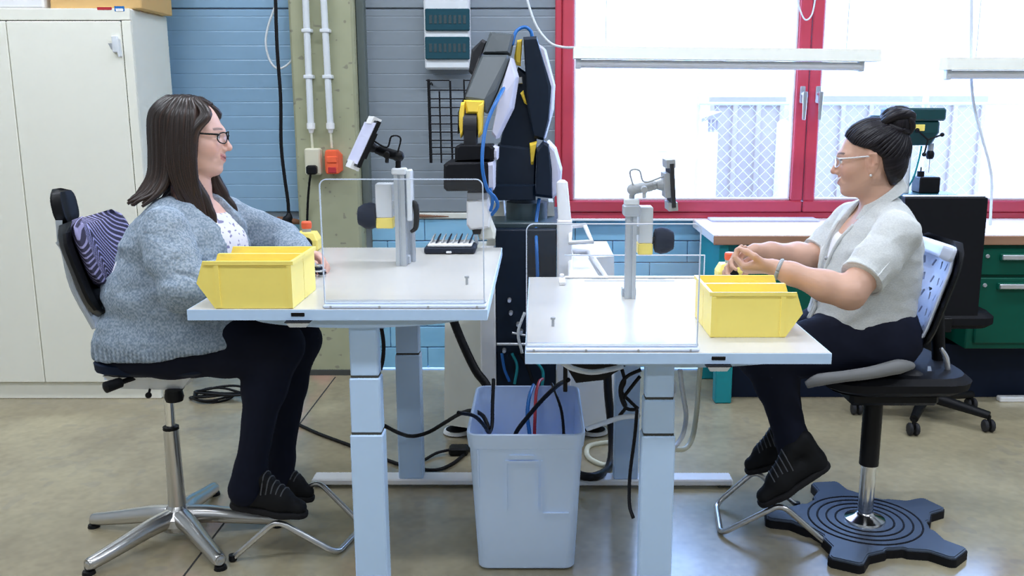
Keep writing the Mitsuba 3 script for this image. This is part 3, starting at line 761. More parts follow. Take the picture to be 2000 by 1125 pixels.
# yellow open-front storage bins
def make_bin(label, D, xb, y, s, group=None):
    """xb: back wall, s: which way the open front faces"""
    k = thing('storage_bin', label, 'storage bin')
    z, h, w, L = D['z'] + 0.001, 0.128, 0.122, 0.254
    def poly(o, top):
        return [(0 + o, o), (0 + o, h + top), (0.205, h + top) if not top else (0.205 - o, h + top), (L - 0.7 * o, h * 0.56 + top * 0.4), (0.192 - o * 0.3, o)]
    outer = trimesh.creation.extrude_polygon(Polygon([(0, 0), (0, h), (0.234, h), (L, 0.068), (0.209, 0)]), w, engine='earcut')
    inner = trimesh.creation.extrude_polygon(Polygon([(0.003, 0.003), (0.003, h + 0.02), (0.27, h + 0.02), (0.262, 0.0705), (L - 0.0035, 0.0705), (0.207, 0.003)]), w - 0.006, engine='earcut')
    inner.apply_translation([0, 0, 0.003])
    m = trimesh.boolean.difference([outer, inner], engine='manifold')
    def place(m):
        v = m.vertices.copy()
        m = m.copy()
        m.vertices = np.stack([xb + s * v[:, 0], y + v[:, 2], z + v[:, 1]], 1)
        if s < 0:
            pass
        m.fix_normals()
        return m
    part(k, 'body', place(m), 'm_yellow')
    rims = [trimesh.creation.box(bounds=[(-0.006, h - 0.010, -0.004), (0.232, h, 0.0015)]), trimesh.creation.box(bounds=[(-0.006, h - 0.010, w - 0.0015), (0.232, h, w + 0.004)]), trimesh.creation.box(bounds=[(-0.006, h - 0.010, -0.004), (0.001, h, w + 0.004)])]
    part(k, 'rim', place(trimesh.boolean.union(rims, engine='manifold')), 'm_yellow')
    ribs = []
    for zz in (-0.003, w - 0.001):
        for xx in (0.0, 0.192):
            ribs.append(trimesh.creation.box(bounds=[(xx, 0.002, zz), (xx + 0.012, h - 0.008, zz + 0.004)]))
    for q_ in ribs:
        part(k, 'rib', place(q_), 'm_yellow')
    return k


which = ('the one nearer the camera', 'the one farther from the camera')
for i in range(2):
    make_bin(f'yellow open-front bin on the left table, {which[i]}', LD, at(578, 595, 2.43)[0], 2.402 + 0.131 * i, -1)
for i in range(2):
    make_bin(f'yellow open-front bin on the right table, {which[i]}', RD, at(1386, 655, 2.49)[0], 2.482 + 0.131 * i, 1)

# small things on the tables
k = thing('parts_tray', 'dark parts tray with pale comb insert on the back of the left table', 'tray')
a, b = at(832, 494, 3.36), at(930, 494, 3.36)
z = LD['z']
part(k, 'tray', box(a[0], b[0], 3.30, 3.43, z + 0.0005, z + 0.026, 0.006), 'm_navy')
part(k, 'insert', box(a[0] + 0.012, b[0] - 0.012, 3.305, 3.425, z + 0.0265, z + 0.036, 0.003), 'm_white_plastic')
for i in range(8):
    xx = a[0] + 0.022 + i * (b[0] - a[0] - 0.044) / 7
    part(k, 'pin', hull(np.vstack([box(xx - 0.003, xx + 0.003, 3.33, 3.40, z + 0.036, z + 0.04, 0.001).vertices, box(xx + 0.006, xx + 0.010, 3.35, 3.42, z + 0.055, z + 0.06, 0.001).vertices])), 'm_navy' if i % 2 else 'm_grey')
part(k, 'latch', box((a[0] + b[0]) / 2 - 0.012, (a[0] + b[0]) / 2 + 0.008, 3.294, 3.301, z + 0.004, z + 0.012, 0.002), 'm_white_plastic')
a = at(1098, 560, 3.26)
single('white_clip', 'small white plastic clip on the back left corner of the right table', 'clip', cat([box(a[0] - 0.012, a[0] + 0.012, 3.22, 3.32, RD['z'] + 0.0005, RD['z'] + 0.014, 0.003), box(a[0] - 0.008, a[0] + 0.008, 3.30, 3.325, RD['z'] + 0.014, RD['z'] + 0.026, 0.003)]), 'm_white_plastic')
for D, u, v in ((LD, 912, 556), (RD, 1080, 637)):
    a = at(u, v, 2.0)
    d = a - np.array([0, 0, EYE])
    p = np.array([0, 0, EYE]) + d * ((D['z'] - EYE) / d[2])
    single('bolt', f'small grey bolt lying on the {"left" if D is LD else "right"} table', 'bolt', cat([turn(lathe([(0, 0), (0.004, 0), (0.004, 0.02), (0.007, 0.02), (0.007, 0.026), (0, 0.026)], sides=12), 0)]).apply_translation(p + [0, 0, 0.0005]), 'm_grey', 30)
xs = at(1180, 553, 3.3)[0]
part(k2, 'base_slot', box(0.17, 0.50, 3.305, 3.311, RD['z'], RD['z'] + 0.0015, 0), 'm_grey')
for x0_, x1_ in ((0.09, 0.13), (0.20, 0.26), (0.41, 0.47)):
    part(k2, 'base_slot', box(x0_, x1_, 3.345, 3.35, RD['z'], RD['z'] + 0.0015, 0), 'm_grey')
wp = at(620, 520, 2.885)
for i, (dx, dy, dz) in enumerate(((0.0, 0, 0.0), (0.004, -0.012, 0.024), (0.03, 0.008, 0.0), (0.026, -0.02, 0.02))):
    kk = thing('metal_workpiece', 'small bright turned metal parts beside the left yellow bins', 'metal part', 'metal parts beside the left bins')
    c = np.array([wp[0] - 0.012 + dx, 2.86 + dy, LD['z'] + 0.001 + dz])
    part(kk, 'body', lathe([(0, 0), (0.012, 0), (0.013, 0.004), (0.009, 0.008), (0.009, 0.014), (0.013, 0.018), (0.012, 0.022), (0.005, 0.0225), (0.005, 0.010), (0, 0.010)], c, 20), 'm_silver', 30)
    part(kk, 'ring', lathe([(0.0095, 0.009), (0.0135, 0.009), (0.0135, 0.013), (0.0095, 0.013), (0.0095, 0.009)], c, 20), 'm_navy', 30)

# ---------------------------------------------------------------- the padded robot and its stand
k = thing('robot_stand', 'white and grey robot stand with black core between the two tables', 'machine stand')
SY = 3.62
def zx(u, v, Y):
    p = at(u, v, Y)
    return p[0], p[2]
xa, xb = at(938, 650, SY)[0], at(968, 650, SY)[0]
part(k, 'side_post', box(xa, xb, SY, SY + 0.08, 0.02, 0.86, 0.006), 'm_white_plastic')
xc, xd = at(1088, 520, SY)[0], at(1117, 520, SY)[0]
part(k, 'side_post', cat([box(xc, xd, SY, SY + 0.08, 0.02, at(0, 430, SY)[2], 0.006)]), 'm_white_plastic')
part(k, 'core', box(xb + 0.002, xc - 0.002, SY + 0.02, SY + 0.60, 0.10, at(0, 450, SY)[2], 0.004), 'm_robot_dark', label='black cable-filled core')
part(k, 'deck', box(xb - 0.05, xc + 0.02, SY + 0.08, SY + 0.66, at(0, 452, SY)[2], at(0, 440, SY)[2], 0.005), 'm_pedestal')
# tapered side covers
for s, (u0, u1, v0, v1) in ((-1, (867, 945, 600, 812)), (1, (1120, 1206, 650, 818))):
    a, b = at(u0, v1, 3.80), at(u1, v0, 3.80)
    zt = 0.80
    if s < 0:
        q = [(a[0], 3.80, 0.06), (xa + 0.02, 3.72, 0.06), (a[0], 4.22, 0.06), (xa + 0.02, 4.22, 0.06), (a[0] + 0.02, 3.80, zt), (xa + 0.02, 3.72, zt), (a[0] + 0.02, 4.22, zt), (xa + 0.02, 4.22, zt)]
    else:
        q = [(b[0], 3.80, 0.06), (xd - 0.02, 3.72, 0.06), (b[0], 4.22, 0.06), (xd - 0.02, 4.22, 0.06), (b[0] - 0.02, 3.80, zt), (xd - 0.02, 3.72, zt), (b[0] - 0.02, 4.22, zt), (xd - 0.02, 4.22, zt)]
    part(k, 'side_cover', hull(q), 'm_cream' if s < 0 else 'm_light_grey', label='beige side cover' if s < 0 else 'grey side cover')
    for yy in (3.86, 4.16):
        xf = at(893, 840, 3.86)[0] if s < 0 else at(1160, 850, 3.86)[0]
        part(k, 'levelling_foot', lathe([(0, 0), (0.055, 0), (0.05, 0.018), (0.03, 0.03), (0.014, 0.034), (0.014, 0.07), (0, 0.07)], (xf, yy, 0.0005), 24), 'm_black_soft', 30)
        part(k, 'levelling_foot', lathe([(0.05, 0.004), (0.062, 0.004), (0.058, 0.016), (0.05, 0.018), (0.05, 0.004)], (xf, yy, 0.0005), 24), 'm_white_plastic', 30, label='white foot ring')
part(k, 'crossbar', cat([rod(at(970, 672, SY - 0.02), at(1030, 672, SY - 0.02), 0.006), rod(at(1000, 650, SY - 0.01), at(1026, 655, SY - 0.01), 0.005)]), 'm_silver', 30)
for i, (u, v) in enumerate(((995, 585), (998, 610), (1012, 632), (985, 683), (1018, 646))):
    part(k, 'connector', move(turn(lathe([(0, 0), (0.009, 0), (0.007, 0.03), (0, 0.03)], sides=12), 90, (1, 0, 0)), *at(u, v, SY + 0.015)), 'm_silver', 30)
for i, (p, mt) in enumerate((([(980, 690), (985, 720), (995, 745)], 'm_blue_cable'), ([(1000, 690), (1010, 715), (1005, 750)], 'm_teal'), ([(1015, 690), (1030, 715), (1040, 745)], 'm_black'), ([(1040, 700), (1060, 725), (1058, 760)], 'm_teal'), ([(1025, 610), (1012, 650), (1020, 690)], 'm_light_grey'))):
    part(k, 'lead', tube([at(u, v, SY - 0.012 - 0.004 * i) for u, v in p], 0.006, 8, 6), mt, True)
# white support arm of the stand at right, with hinged tray frames
mx = (xc + xd) / 2
t0 = at(1098, 356, SY + 0.04)
part(k, 'upright', hull(np.vstack([box(xc + 0.004, xd - 0.004, SY + 0.005, SY + 0.075, at(0, 432, SY)[2], at(0, 425, SY)[2], 0.004).vertices, lathe([(0, 0), (0.024, 0), (0.022, 0.02), (0.01, 0.03), (0, 0.03)], (t0[0], SY + 0.04, t0[2] - 0.02), 16).vertices])), 'm_white_plastic', 30)
def tray_frame(P, r):
    pts = [at(u, v, y) for u, v, y in P]
    part(k, 'tray_frame', tube(pts + [pts[0]], r, 10), 'm_white_plastic', True)
tray_frame([(1114, 442, SY + 0.06), (1142, 440, SY + 0.05), (1156, 472, SY - 0.05), (1114, 474, SY - 0.05)], 0.010)
tray_frame([(1114, 490, SY + 0.08), (1150, 492, SY + 0.08), (1186, 545, SY - 0.12), (1114, 552, SY - 0.12)], 0.012)
part(k, 'tray_plate', hull([at(1116, 498, SY + 0.05), at(1146, 500, SY + 0.05), at(1170, 540, SY - 0.10), at(1116, 542, SY - 0.10), at(1116, 500, SY + 0.06), at(1146, 502, SY + 0.06), at(1170, 542, SY - 0.09), at(1116, 544, SY - 0.09)]), 'm_white_plastic')
# cream shoulders behind the pedestal
for u0, u1 in ((950, 992), (1062, 1090)):
    a, b = at(u0, 480, SY + 0.30), at(u1, 395, SY + 0.30)
    part(k, 'column_cover', hull([(a[0], SY + 0.3, a[2]), (b[0], SY + 0.3, a[2]), (a[0] + 0.02, SY + 0.3, b[2]), (b[0] - 0.02, SY + 0.3, b[2]), (a[0], SY + 0.45, a[2]), (b[0], SY + 0.45, a[2]), (a[0] + 0.02, SY + 0.45, b[2]), (b[0] - 0.02, SY + 0.45, b[2])]), 'm_cream')

R = thing('robot', 'black padded robot arm with yellow joints standing between the tables', 'robot')
RY = 3.86
p = at(1029, 450, RY)
part(R, 'pedestal', lathe([(0, 0), (0.086, 0), (0.086, at(0, 388, RY)[2] - p[2]), (0, at(0, 388, RY)[2] - p[2])], (p[0], RY, p[2] - 0.012), 40), 'm_pedestal', 30)
part(R, 'flange', lathe([(0, 0), (0.125, 0), (0.125, 0.018), (0, 0.018)], (p[0], RY, p[2] - 0.012), 40), 'm_pedestal', 30)
for u in (988, 1065):
    q = at(u, 458, RY - 0.1)
    part(R, 'flange_bolt', lathe([(0, 0), (0.009, 0), (0.009, 0.012), (0, 0.014)], (q[0], RY - 0.085, p[2] + 0.006), 10), 'm_silver', 30)


def pad(name, front, depth, mat_, slant=0.0, bev=0.012, label=None, parent=None):
    """padded block: polygon of (u, v, Y) points on its near face, swept backwards by depth, near edge rounded"""
    P = np.array([at(*q) for q in front])
    c = P.mean(0)
    P0 = c + (P - c) * (1 - bev / np.linalg.norm(P - c, axis=1, keepdims=True).clip(0.02))
    back = P + [slant, depth, 0]
    return part(parent or R, name, hull(np.vstack([P0, P + [0, bev, 0], back])), mat_, False, label)


# turret and base blocks
pad('turret', [(962, 392, 3.74), (1046, 392, 3.74), (1046, 362, 3.74), (962, 362, 3.74)], 0.26, 'm_robot_dark')
pad('shoulder_block', [(966, 366, 3.80), (1046, 366, 3.80), (1048, 290, 3.82), (972, 282, 3.82)], 0.2, 'm_robot_dark')
pad('upper_body', [(972, 300, 3.84), (1050, 300, 3.84), (1040, 150, 3.86), (1012, 130, 3.86), (1000, 170, 3.86)], 0.15, 'm_robot_dark')
# upper arm pads at right
u_ = pad('upper_arm_pad', [(1022, 72, 3.80), (1048, 70, 3.80), (1053, 88, 3.80), (1077, 170, 3.80), (1073, 235, 3.80), (1062, 275, 3.80), (1043, 270, 3.80), (1030, 210, 3.80)], 0.10, 'm_robot_dark')
pad('side_cushion', [(1050, 84, 3.83), (1062, 92, 3.83), (1081, 165, 3.83), (1078, 215, 3.83), (1062, 272, 3.83), (1070, 220, 3.83), (1072, 165, 3.83)], 0.20, 'm_robot_side', 0.012)
pad('lower_arm_pad', [(1048, 292, 3.72), (1062, 276, 3.72), (1072, 282, 3.72), (1078, 330, 3.72), (1079, 388, 3.72), (1046, 384, 3.72)], 0.12, 'm_robot_dark')
pad('side_cushion', [(1068, 276, 3.74), (1083, 292, 3.74), (1095, 335, 3.74), (1092, 378, 3.74), (1079, 389, 3.74), (1078, 320, 3.74)], 0.18, 'm_robot_side', 0.012)
pad('yellow_link', [(1004, 112, 3.83), (1010, 78, 3.83), (1020, 76, 3.83), (1017, 128, 3.83), (1008, 126, 3.83)], 0.10, 'm_yellow_robot')
pad('yellow_link', [(1016, 182, 3.82), (1022, 176, 3.82), (1030, 205, 3.82), (1024, 202, 3.82)], 0.08, 'm_yellow_robot')
pad('yellow_link', [(1034, 280, 3.80), (1049, 276, 3.80), (1042, 322, 3.80), (1037, 322, 3.80)], 0.06, 'm_yellow_robot')
pad('hinge', [(1005, 152, 3.83), (1020, 150, 3.83), (1021, 163, 3.83), (1008, 164, 3.83)], 0.04, 'm_silver', bev=0.004)
# elbow block and forearm, coming towards the camera
pad('elbow_block', [(942, 104, 3.66), (995, 104, 3.66), (1003, 66, 3.70), (957, 62, 3.70)], 0.22, 'm_robot_top')
pad('rear_pad', [(915, 140, 3.84), (921, 96, 3.84), (942, 76, 3.84), (950, 80, 3.84), (938, 110, 3.84), (925, 150, 3.84)], 0.16, 'm_rubber')
pad('forearm_pad', [(906, 192, 3.50), (945, 198, 3.49), (950, 222, 3.49), (970, 180, 3.54), (995, 116, 3.64), (992, 107, 3.64), (942, 107, 3.64), (936, 116, 3.64)], 0.14, 'm_robot_top')
pad('forearm_cushion', [(997, 112, 3.64), (1008, 150, 3.62), (998, 212, 3.57), (968, 272, 3.50), (960, 262, 3.49), (972, 200, 3.53), (985, 150, 3.59)], 0.12, 'm_robot_side', 0.01)
pad('forearm_frame', [(900, 235, 3.48), (905, 190, 3.50), (915, 180, 3.52), (940, 110, 3.66), (936, 108, 3.66), (894, 220, 3.47), (893, 262, 3.45)], 0.10, 'm_black')
# yellow fork and wrist
for u0, u1 in ((896, 906), (931, 942)):
    pad('yellow_fork', [(u0 + 4, 200, 3.46), (u1 + 2, 198, 3.46), (u1, 228, 3.45), (u1 - 2, 262, 3.44), (u0 + 3, 270, 3.44), (u0, 245, 3.45), (u0, 220, 3.45)], 0.09, 'm_yellow_robot')
pad('yellow_fork', [(905, 195, 3.465), (945, 196, 3.465), (943, 222, 3.455), (910, 222, 3.455)], 0.05, 'm_yellow_robot')
a, b = at(906, 245, 3.48), at(932, 245, 3.48)
part(R, 'wrist', cat([rod((a[0], 3.48, a[2]), (b[0], 3.48, a[2]), 0.044, sides=28), box(a[0] + 0.001, b[0] - 0.001, 3.44, 3.52, at(0, 288, 3.48)[2], a[2], 0.004)]), 'm_rubber', 30)
pad('flange_cushion', [(888, 288, 3.40), (893, 284, 3.40), (960, 284, 3.40), (966, 290, 3.40), (965, 312, 3.40), (888, 316, 3.40)], 0.16, 'm_black_soft')
pad('flange_cushion', [(963, 286, 3.41), (972, 290, 3.41), (971, 313, 3.41), (963, 313, 3.41)], 0.15, 'm_robot_side')
pad('tool_cushion', [(866, 322, 3.38), (872, 317, 3.38), (952, 317, 3.38), (954, 373, 3.38), (872, 374, 3.38), (866, 368, 3.38)], 0.19, 'm_black_soft')
pad('tool_cushion', [(952, 318, 3.39), (963, 316, 3.39), (965, 330, 3.39), (964, 372, 3.39), (953, 373, 3.39)], 0.17, 'm_robot_side')
# gripper
pad('gripper_mount', [(912, 376, 3.43), (952, 376, 3.43), (952, 392, 3.43), (912, 392, 3.43)], 0.09, 'm_grey', bev=0.004)
pad('gripper_body', [(911, 392, 3.42), (952, 390, 3.42), (958, 420, 3.42), (955, 445, 3.42), (918, 450, 3.42), (911, 440, 3.42)], 0.11, 'm_white_plastic', bev=0.008)
pad('gripper_jaw', [(922, 450, 3.44), (940, 450, 3.44), (938, 458, 3.44), (924, 458, 3.44)], 0.06, 'm_black', bev=0.003)
pad('gripper_housing', [(930, 446, 3.47), (956, 428, 3.47), (967, 455, 3.47), (966, 468, 3.47), (936, 470, 3.47)], 0.10, 'm_cream', bev=0.01)
pad('gripper_finger', [(926, 460, 3.42), (932, 460, 3.42), (934, 478, 3.42), (928, 481, 3.42)], 0.02, 'm_alu', bev=0.003)
part(R, 'hose', tube([at(1000, 88, 3.78), at(1008, 62, 3.80), at(1024, 53, 3.82), at(1036, 60, 3.82), at(1040, 74, 3.82)], 0.007, 8, 6), 'm_blue_cable', True)
part(R, 'hose', tube([at(984, 172, 3.58), at(972, 194, 3.47), at(957, 225, 3.42), at(947, 258, 3.39), at(942, 300, 3.36), at(943, 335, 3.35), at(952, 370, 3.37), at(966, 385, 3.40), at(972, 402, 3.42), at(960, 420, 3.44)], 0.0068, 10, 6), 'm_blue_cable', True)
part(R, 'hose', tube([at(957, 368, 3.385), at(962, 392, 3.40), at(958, 412, 3.42)], 0.006, 8, 6), 'm_blue_cable', True)
part(R, 'hose', tube([at(1053, 388, 3.78), at(1050, 410, 3.76), at(1047, 440, 3.72), at(1048, 480, 3.60), at(1050, 540, 3.595)], 0.007, 8, 6), 'm_blue_cable', True)

# ---------------------------------------------------------------- white bin with cables under the tables
k = thing('waste_bin', 'tall white rectangular plastic bin full of cables between the tables', 'bin')
def rrect(x0, x1, y0, y1, r, n=5):
    pts = []
    for cx, cy, a0 in ((x1 - r, y1 - r, 0), (x0 + r, y1 - r, 90), (x0 + r, y0 + r, 180), (x1 - r, y0 + r, 270)):
        for t in np.linspace(a0, a0 + 90, n):
            pts.append((cx + r * math.cos(math.radians(t)), cy + r * math.sin(math.radians(t))))
    return np.array(pts)


def loft(sections):
    """sections: list of (polygon points n x 2, z); joins them to an open skin"""
    n = len(sections[0][0])
    v = np.vstack([np.column_stack([s, np.full(n, z)]) for s, z in sections])
    f = []
    for i in range(len(sections) - 1):
        for j in range(n):
            a, b = i * n + j, i * n + (j + 1) % n
            f += [(a, b, b + n), (a, b + n, a + n)]
    return v, f, n


XB = -0.035
def sec(t, o):
    hx, y0, y1 = 0.150 + 0.022 * t + o, 2.64 - 0.045 * t - o, 3.00 + 0.07 * t + o
    return rrect(XB - hx, XB + hx, y0, y1, 0.03 + o)
secs = [(sec(0, -0.006), 0.004), (sec(0, 0), 0.010), (sec(0.9, 0), 0.415), (sec(0.9, 0.004), 0.417), (sec(1, 0.006), 0.452), (sec(1, 0.006), 0.462), (sec(1, 0.0015), 0.465), (sec(1, -0.003), 0.463), (sec(0.0, -0.005), 0.014)]
v, f, n = loft(secs)
v = np.vstack([v, [XB, 2.85, 0.004], [XB, 2.85, 0.014]])
c0, c1 = len(v) - 2, len(v) - 1
last = (len(secs) - 1) * n
f += [(c0, (j + 1) % n, j) for j in range(n)] + [(c1, last + j, last + (j + 1) % n) for j in range(n)]
part(k, 'body', trimesh.Trimesh(v, f, process=False), 'm_bin_white', 35)
def on_front(t, x, o=0.003):
    return (x, 2.64 - 0.045 * t - o, 0.01 + 0.45 * t)
def relief(x0, x1, t0, t1, th=0.006):
    q = [on_front(t, x, o) for t in (t0, t1) for x in (x0, x1) for o in (-0.01, th)]
    return hull(q)
part(k, 'recess_rib', cat([relief(XB - 0.062, XB - 0.057, 0.45, 0.82), relief(XB + 0.032, XB + 0.037, 0.45, 0.82), relief(XB - 0.062, XB + 0.037, 0.80, 0.82), relief(XB - 0.05, XB + 0.025, 0.83, 0.86, 0.006), relief(XB - 0.145, XB - 0.141, 0.62, 0.9), relief(XB + 0.045, XB + 0.05, 0.42, 0.82), relief(XB + 0.045, XB + 0.13, 0.42, 0.43)]), 'm_bin_white')
for i, (p, r, mt, lab) in enumerate((
        ([(964, 740, 3.0), (962, 790, 2.95), (961, 830, 2.9), (955, 845, 2.85), (945, 830, 2.78), (925, 812, 2.70), (895, 806, 2.62)], 0.006, 'm_black', 'black cable over the left rim of the white bin'),
        ([(1110, 742, 2.6), (1090, 752, 2.72), (1060, 780, 2.78), (1030, 815, 2.80), (1008, 845, 2.80), (1003, 870, 2.82)], 0.007, 'm_black', 'black cable slanting from the right table into the bin'),
        ([(1042, 752, 3.05), (1034, 775, 2.95), (1030, 810, 2.9), (1034, 845, 2.88), (1036, 880, 2.86)], 0.0065, 'm_blue_cable', 'blue cable hanging into the white bin'),
        ([(1060, 740, 3.12), (1053, 746, 3.06), (1047, 770, 2.99), (1045, 810, 2.93), (1044, 845, 2.92), (1044, 880, 2.91)], 0.0055, 'm_red_cable', 'red cable hanging into the white bin'),
        ([(1078, 750, 3.05), (1088, 775, 2.95), (1097, 805, 2.9), (1101, 845, 2.88), (1100, 880, 2.86)], 0.005, 'm_black', 'thin dark cable hanging into the right side of the bin'),
        ([(1146, 838, 2.72), (1180, 826, 2.70), (1215, 815, 2.62), (1247, 812, 2.56)], 0.008, 'm_white_cable', 'white cable from the bin rim to the right table leg'))):
    single('bin_cable', lab, 'cable', tube([at(*q) for q in p], r, 8, 6), mt, True)

# ---------------------------------------------------------------- cables under and behind the tables
def fl(u, v, z=0.008):
    d = at(u, v, 1.0) - [0, 0, EYE]
    return np.array([0, 0, EYE]) + d * ((z - EYE) / d[2])


def cable(label, pts, r, m, n=6):
    single('cable', label, 'cable', tube(pts, r, 8, n), m, True)


cable('thick black hose sagging behind the left table into the bin', [at(882, 615, 3.50), at(893, 645, 3.5), at(910, 685, 3.48), at(930, 725, 3.45), at(950, 752, 3.42), at(962, 790, 3.40)], 0.017, 'm_black')
cable('thick black hose looping down behind the bin to the floor', [at(1186, 725, 3.55), at(1188, 770, 3.55), at(1194, 830, 3.55), at(1196, 880, 3.5), at(1188, 915, 3.42), fl(1165, 930, 0.058), fl(1140, 930, 0.056), fl(1120, 922, 0.04)], 0.017, 'm_black')
cable('black cable along the floor behind the left table legs', [fl(575, 825), fl(620, 846), fl(690, 872), fl(760, 900), fl(800, 912), fl(850, 918), fl(885, 905), fl(912, 882), fl(925, 868)], 0.007, 'm_black')
cable('black cable hanging between the left table legs', [at(752, 832, 3.0), at(780, 846, 3.1), at(805, 852, 3.2), at(835, 845, 3.22), at(865, 828, 3.18), at(895, 810, 3.10), at(920, 802, 3.0), at(943, 812, 2.92), at(955, 838, 2.88)], 0.007, 'm_black')
cable('thin black cable hanging beside the front leg of the left table', [at(745, 640, 2.75), at(749, 670, 2.75), at(748, 700, 2.75), at(743, 722, 2.75)], 0.006, 'm_black')
cable('pale cable sagging under the front edge of the right table', [at(1098, 708, 2.46), at(1120, 720, 2.48), at(1155, 727, 2.5), at(1190, 722, 2.52), at(1215, 716, 2.55)], 0.008, 'm_white_cable')
cable('grey cable hanging beside the right table leg', [at(1303, 725, 2.75), at(1316, 745, 2.75), at(1318, 765, 2.74), at(1308, 782, 2.7)], 0.006, 'm_white_cable')
cable('grey cable curving from the right table to its leg', [at(1328, 722, 3.0), at(1334, 770, 3.0), at(1340, 810, 3.0), at(1335, 845, 2.95), at(1322, 868, 2.9), at(1312, 875, 2.85)], 0.008, 'm_light_grey')
cable('cream cable loop hanging right of the right table leg', [at(1368, 716, 3.05), at(1364, 760, 3.05), at(1360, 810, 3.05), at(1352, 855, 3.0), at(1338, 876, 2.95), at(1318, 878, 2.9), at(1310, 882, 2.85)], 0.009, 'm_cream_cable')
cable('cream cable lying on the floor behind the bin', [fl(1205, 905), fl(1180, 908), fl(1155, 898), fl(1146, 885), fl(1150, 872), fl(1170, 866), fl(1195, 864)], 0.011, 'm_cream_cable')
for i, P in enumerate(([(1252, 722), (1225, 735), (1212, 755), (1214, 780), (1225, 798), (1245, 800)], [(1250, 735), (1230, 760), (1218, 778), (1222, 795), (1210, 812)], [(1215, 722), (1220, 745), (1214, 765), (1232, 785), (1246, 798)])):
    cable(('tangled black cable left of the right table leg, uppermost', 'tangled black cable left of the right table leg, reaching lowest', 'tangled black cable left of the right table leg, in the middle')[i], [at(u, v, 2.62 + 0.03 * i) for u, v in P], 0.0055, 'm_black')
cable('thin black cable hanging along the left side of the right table leg', [at(1244, 800, 2.52), at(1240, 850, 2.52), at(1231, 920, 2.52), at(1229, 960, 2.5), at(1230, 990, 2.48), at(1237, 1012, 2.46)], 0.005, 'm_black')
k = thing('cable_tray', 'black cable tray under the right table', 'cable tray')
part(k, 'tray', hull([at(1100, 706, 2.62), at(1235, 706, 2.62), at(1100, 706, 2.75), at(1235, 706, 2.75), at(1125, 748, 2.62), at(1180, 742, 2.62), at(1125, 748, 2.70), at(1180, 742, 2.70)]), 'm_black')
a = at(1104, 716, 2.62)
part(k, 'bracket', box(a[0] - 0.006, a[0] + 0.006, 2.60, 2.62, at(0, 762, 2.62)[2], RD['z'] - 0.035, 0.002), 'm_black')
k = thing('coiled_cable', 'coil of black cable on the floor beside the steel cabinet', 'cable coil')
c = fl(410, 778, 0.01)
r2 = random.Random(5)
for i in range(4):
    pts = []
    for t in np.linspace(0, 2 * math.pi, 26):
        rr = 0.10 + 0.012 * math.sin(3 * t + i) + 0.008 * i
        pts.append((c[0] + rr * math.cos(t) + 0.02 * i, 4.32 + 0.55 * rr * math.sin(t), 0.010 + 0.012 * i + 0.006 * math.sin(2 * t + i * 2)))
    part(k, 'winding', tube(pts, 0.006, 8, 0), 'm_black', True)
# floor foot bits behind the bin
k = thing('floor_plug', 'black plug connector lying on the floor behind the tables', 'plug')
a = fl(900, 850, 0.0)
part(k, 'body', box(a[0] - 0.03, a[0] + 0.05, a[1] - 0.25, a[1] - 0.19, 0.001, 0.035, 0.008), 'm_black')
part(k, 'cord', tube([(a[0] - 0.03, a[1] - 0.22, 0.018), (a[0] - 0.08, a[1] - 0.24, 0.012), (a[0] - 0.12, a[1] - 0.30, 0.008)], 0.006, 8, 5), 'm_black', True)

# ---------------------------------------------------------------- bent-tube footrests
def round_path(pts, r=0.035, n=6):
    pts = [np.asarray(p, float) for p in pts]
    out = [pts[0]]
    for a, b, c in zip(pts, pts[1:], pts[2:]):
        u, w = (a - b), (c - b)
        lu, lw = np.linalg.norm(u), np.linalg.norm(w)
        q = min(r, 0.45 * lu, 0.45 * lw)
        p0, p1 = b + u / lu * q, b + w / lw * q
        for t in np.linspace(0, 1, n):
            out.append((1 - t) ** 2 * p0 + 2 * t * (1 - t) * b + t * t * p1)
    return np.array(out + [pts[-1]])


def footrest(label, pts):
    k = thing('footrest', label, 'footrest')
    part(k, 'frame', tube(round_path(pts), 0.0095, 12), 'm_polish', True)
    for p in (pts[0], pts[-1]):
        d = np.array(p)
        part(k, 'end_cap', rod(d + [0, 0, -0.006], d + [0, 0, 0.012], 0.0125), 'm_black', 30)


zF = 0.0105
footrest('bent steel tube footrest under the left table', [(-0.968, 2.70, zF), (-0.825, 2.71, 0.135), (-0.643, 2.73, zF), (-0.598, 2.93, zF), (-0.768, 3.02, 0.135), (-0.92, 3.05, zF)])
footrest('bent steel tube footrest under the right table', [(0.949, 2.795, zF), (0.80, 2.83, 0.135), (0.615, 2.868, zF), (0.642, 3.10, zF), (0.78, 3.11, 0.135), (0.93, 3.09, zF)])
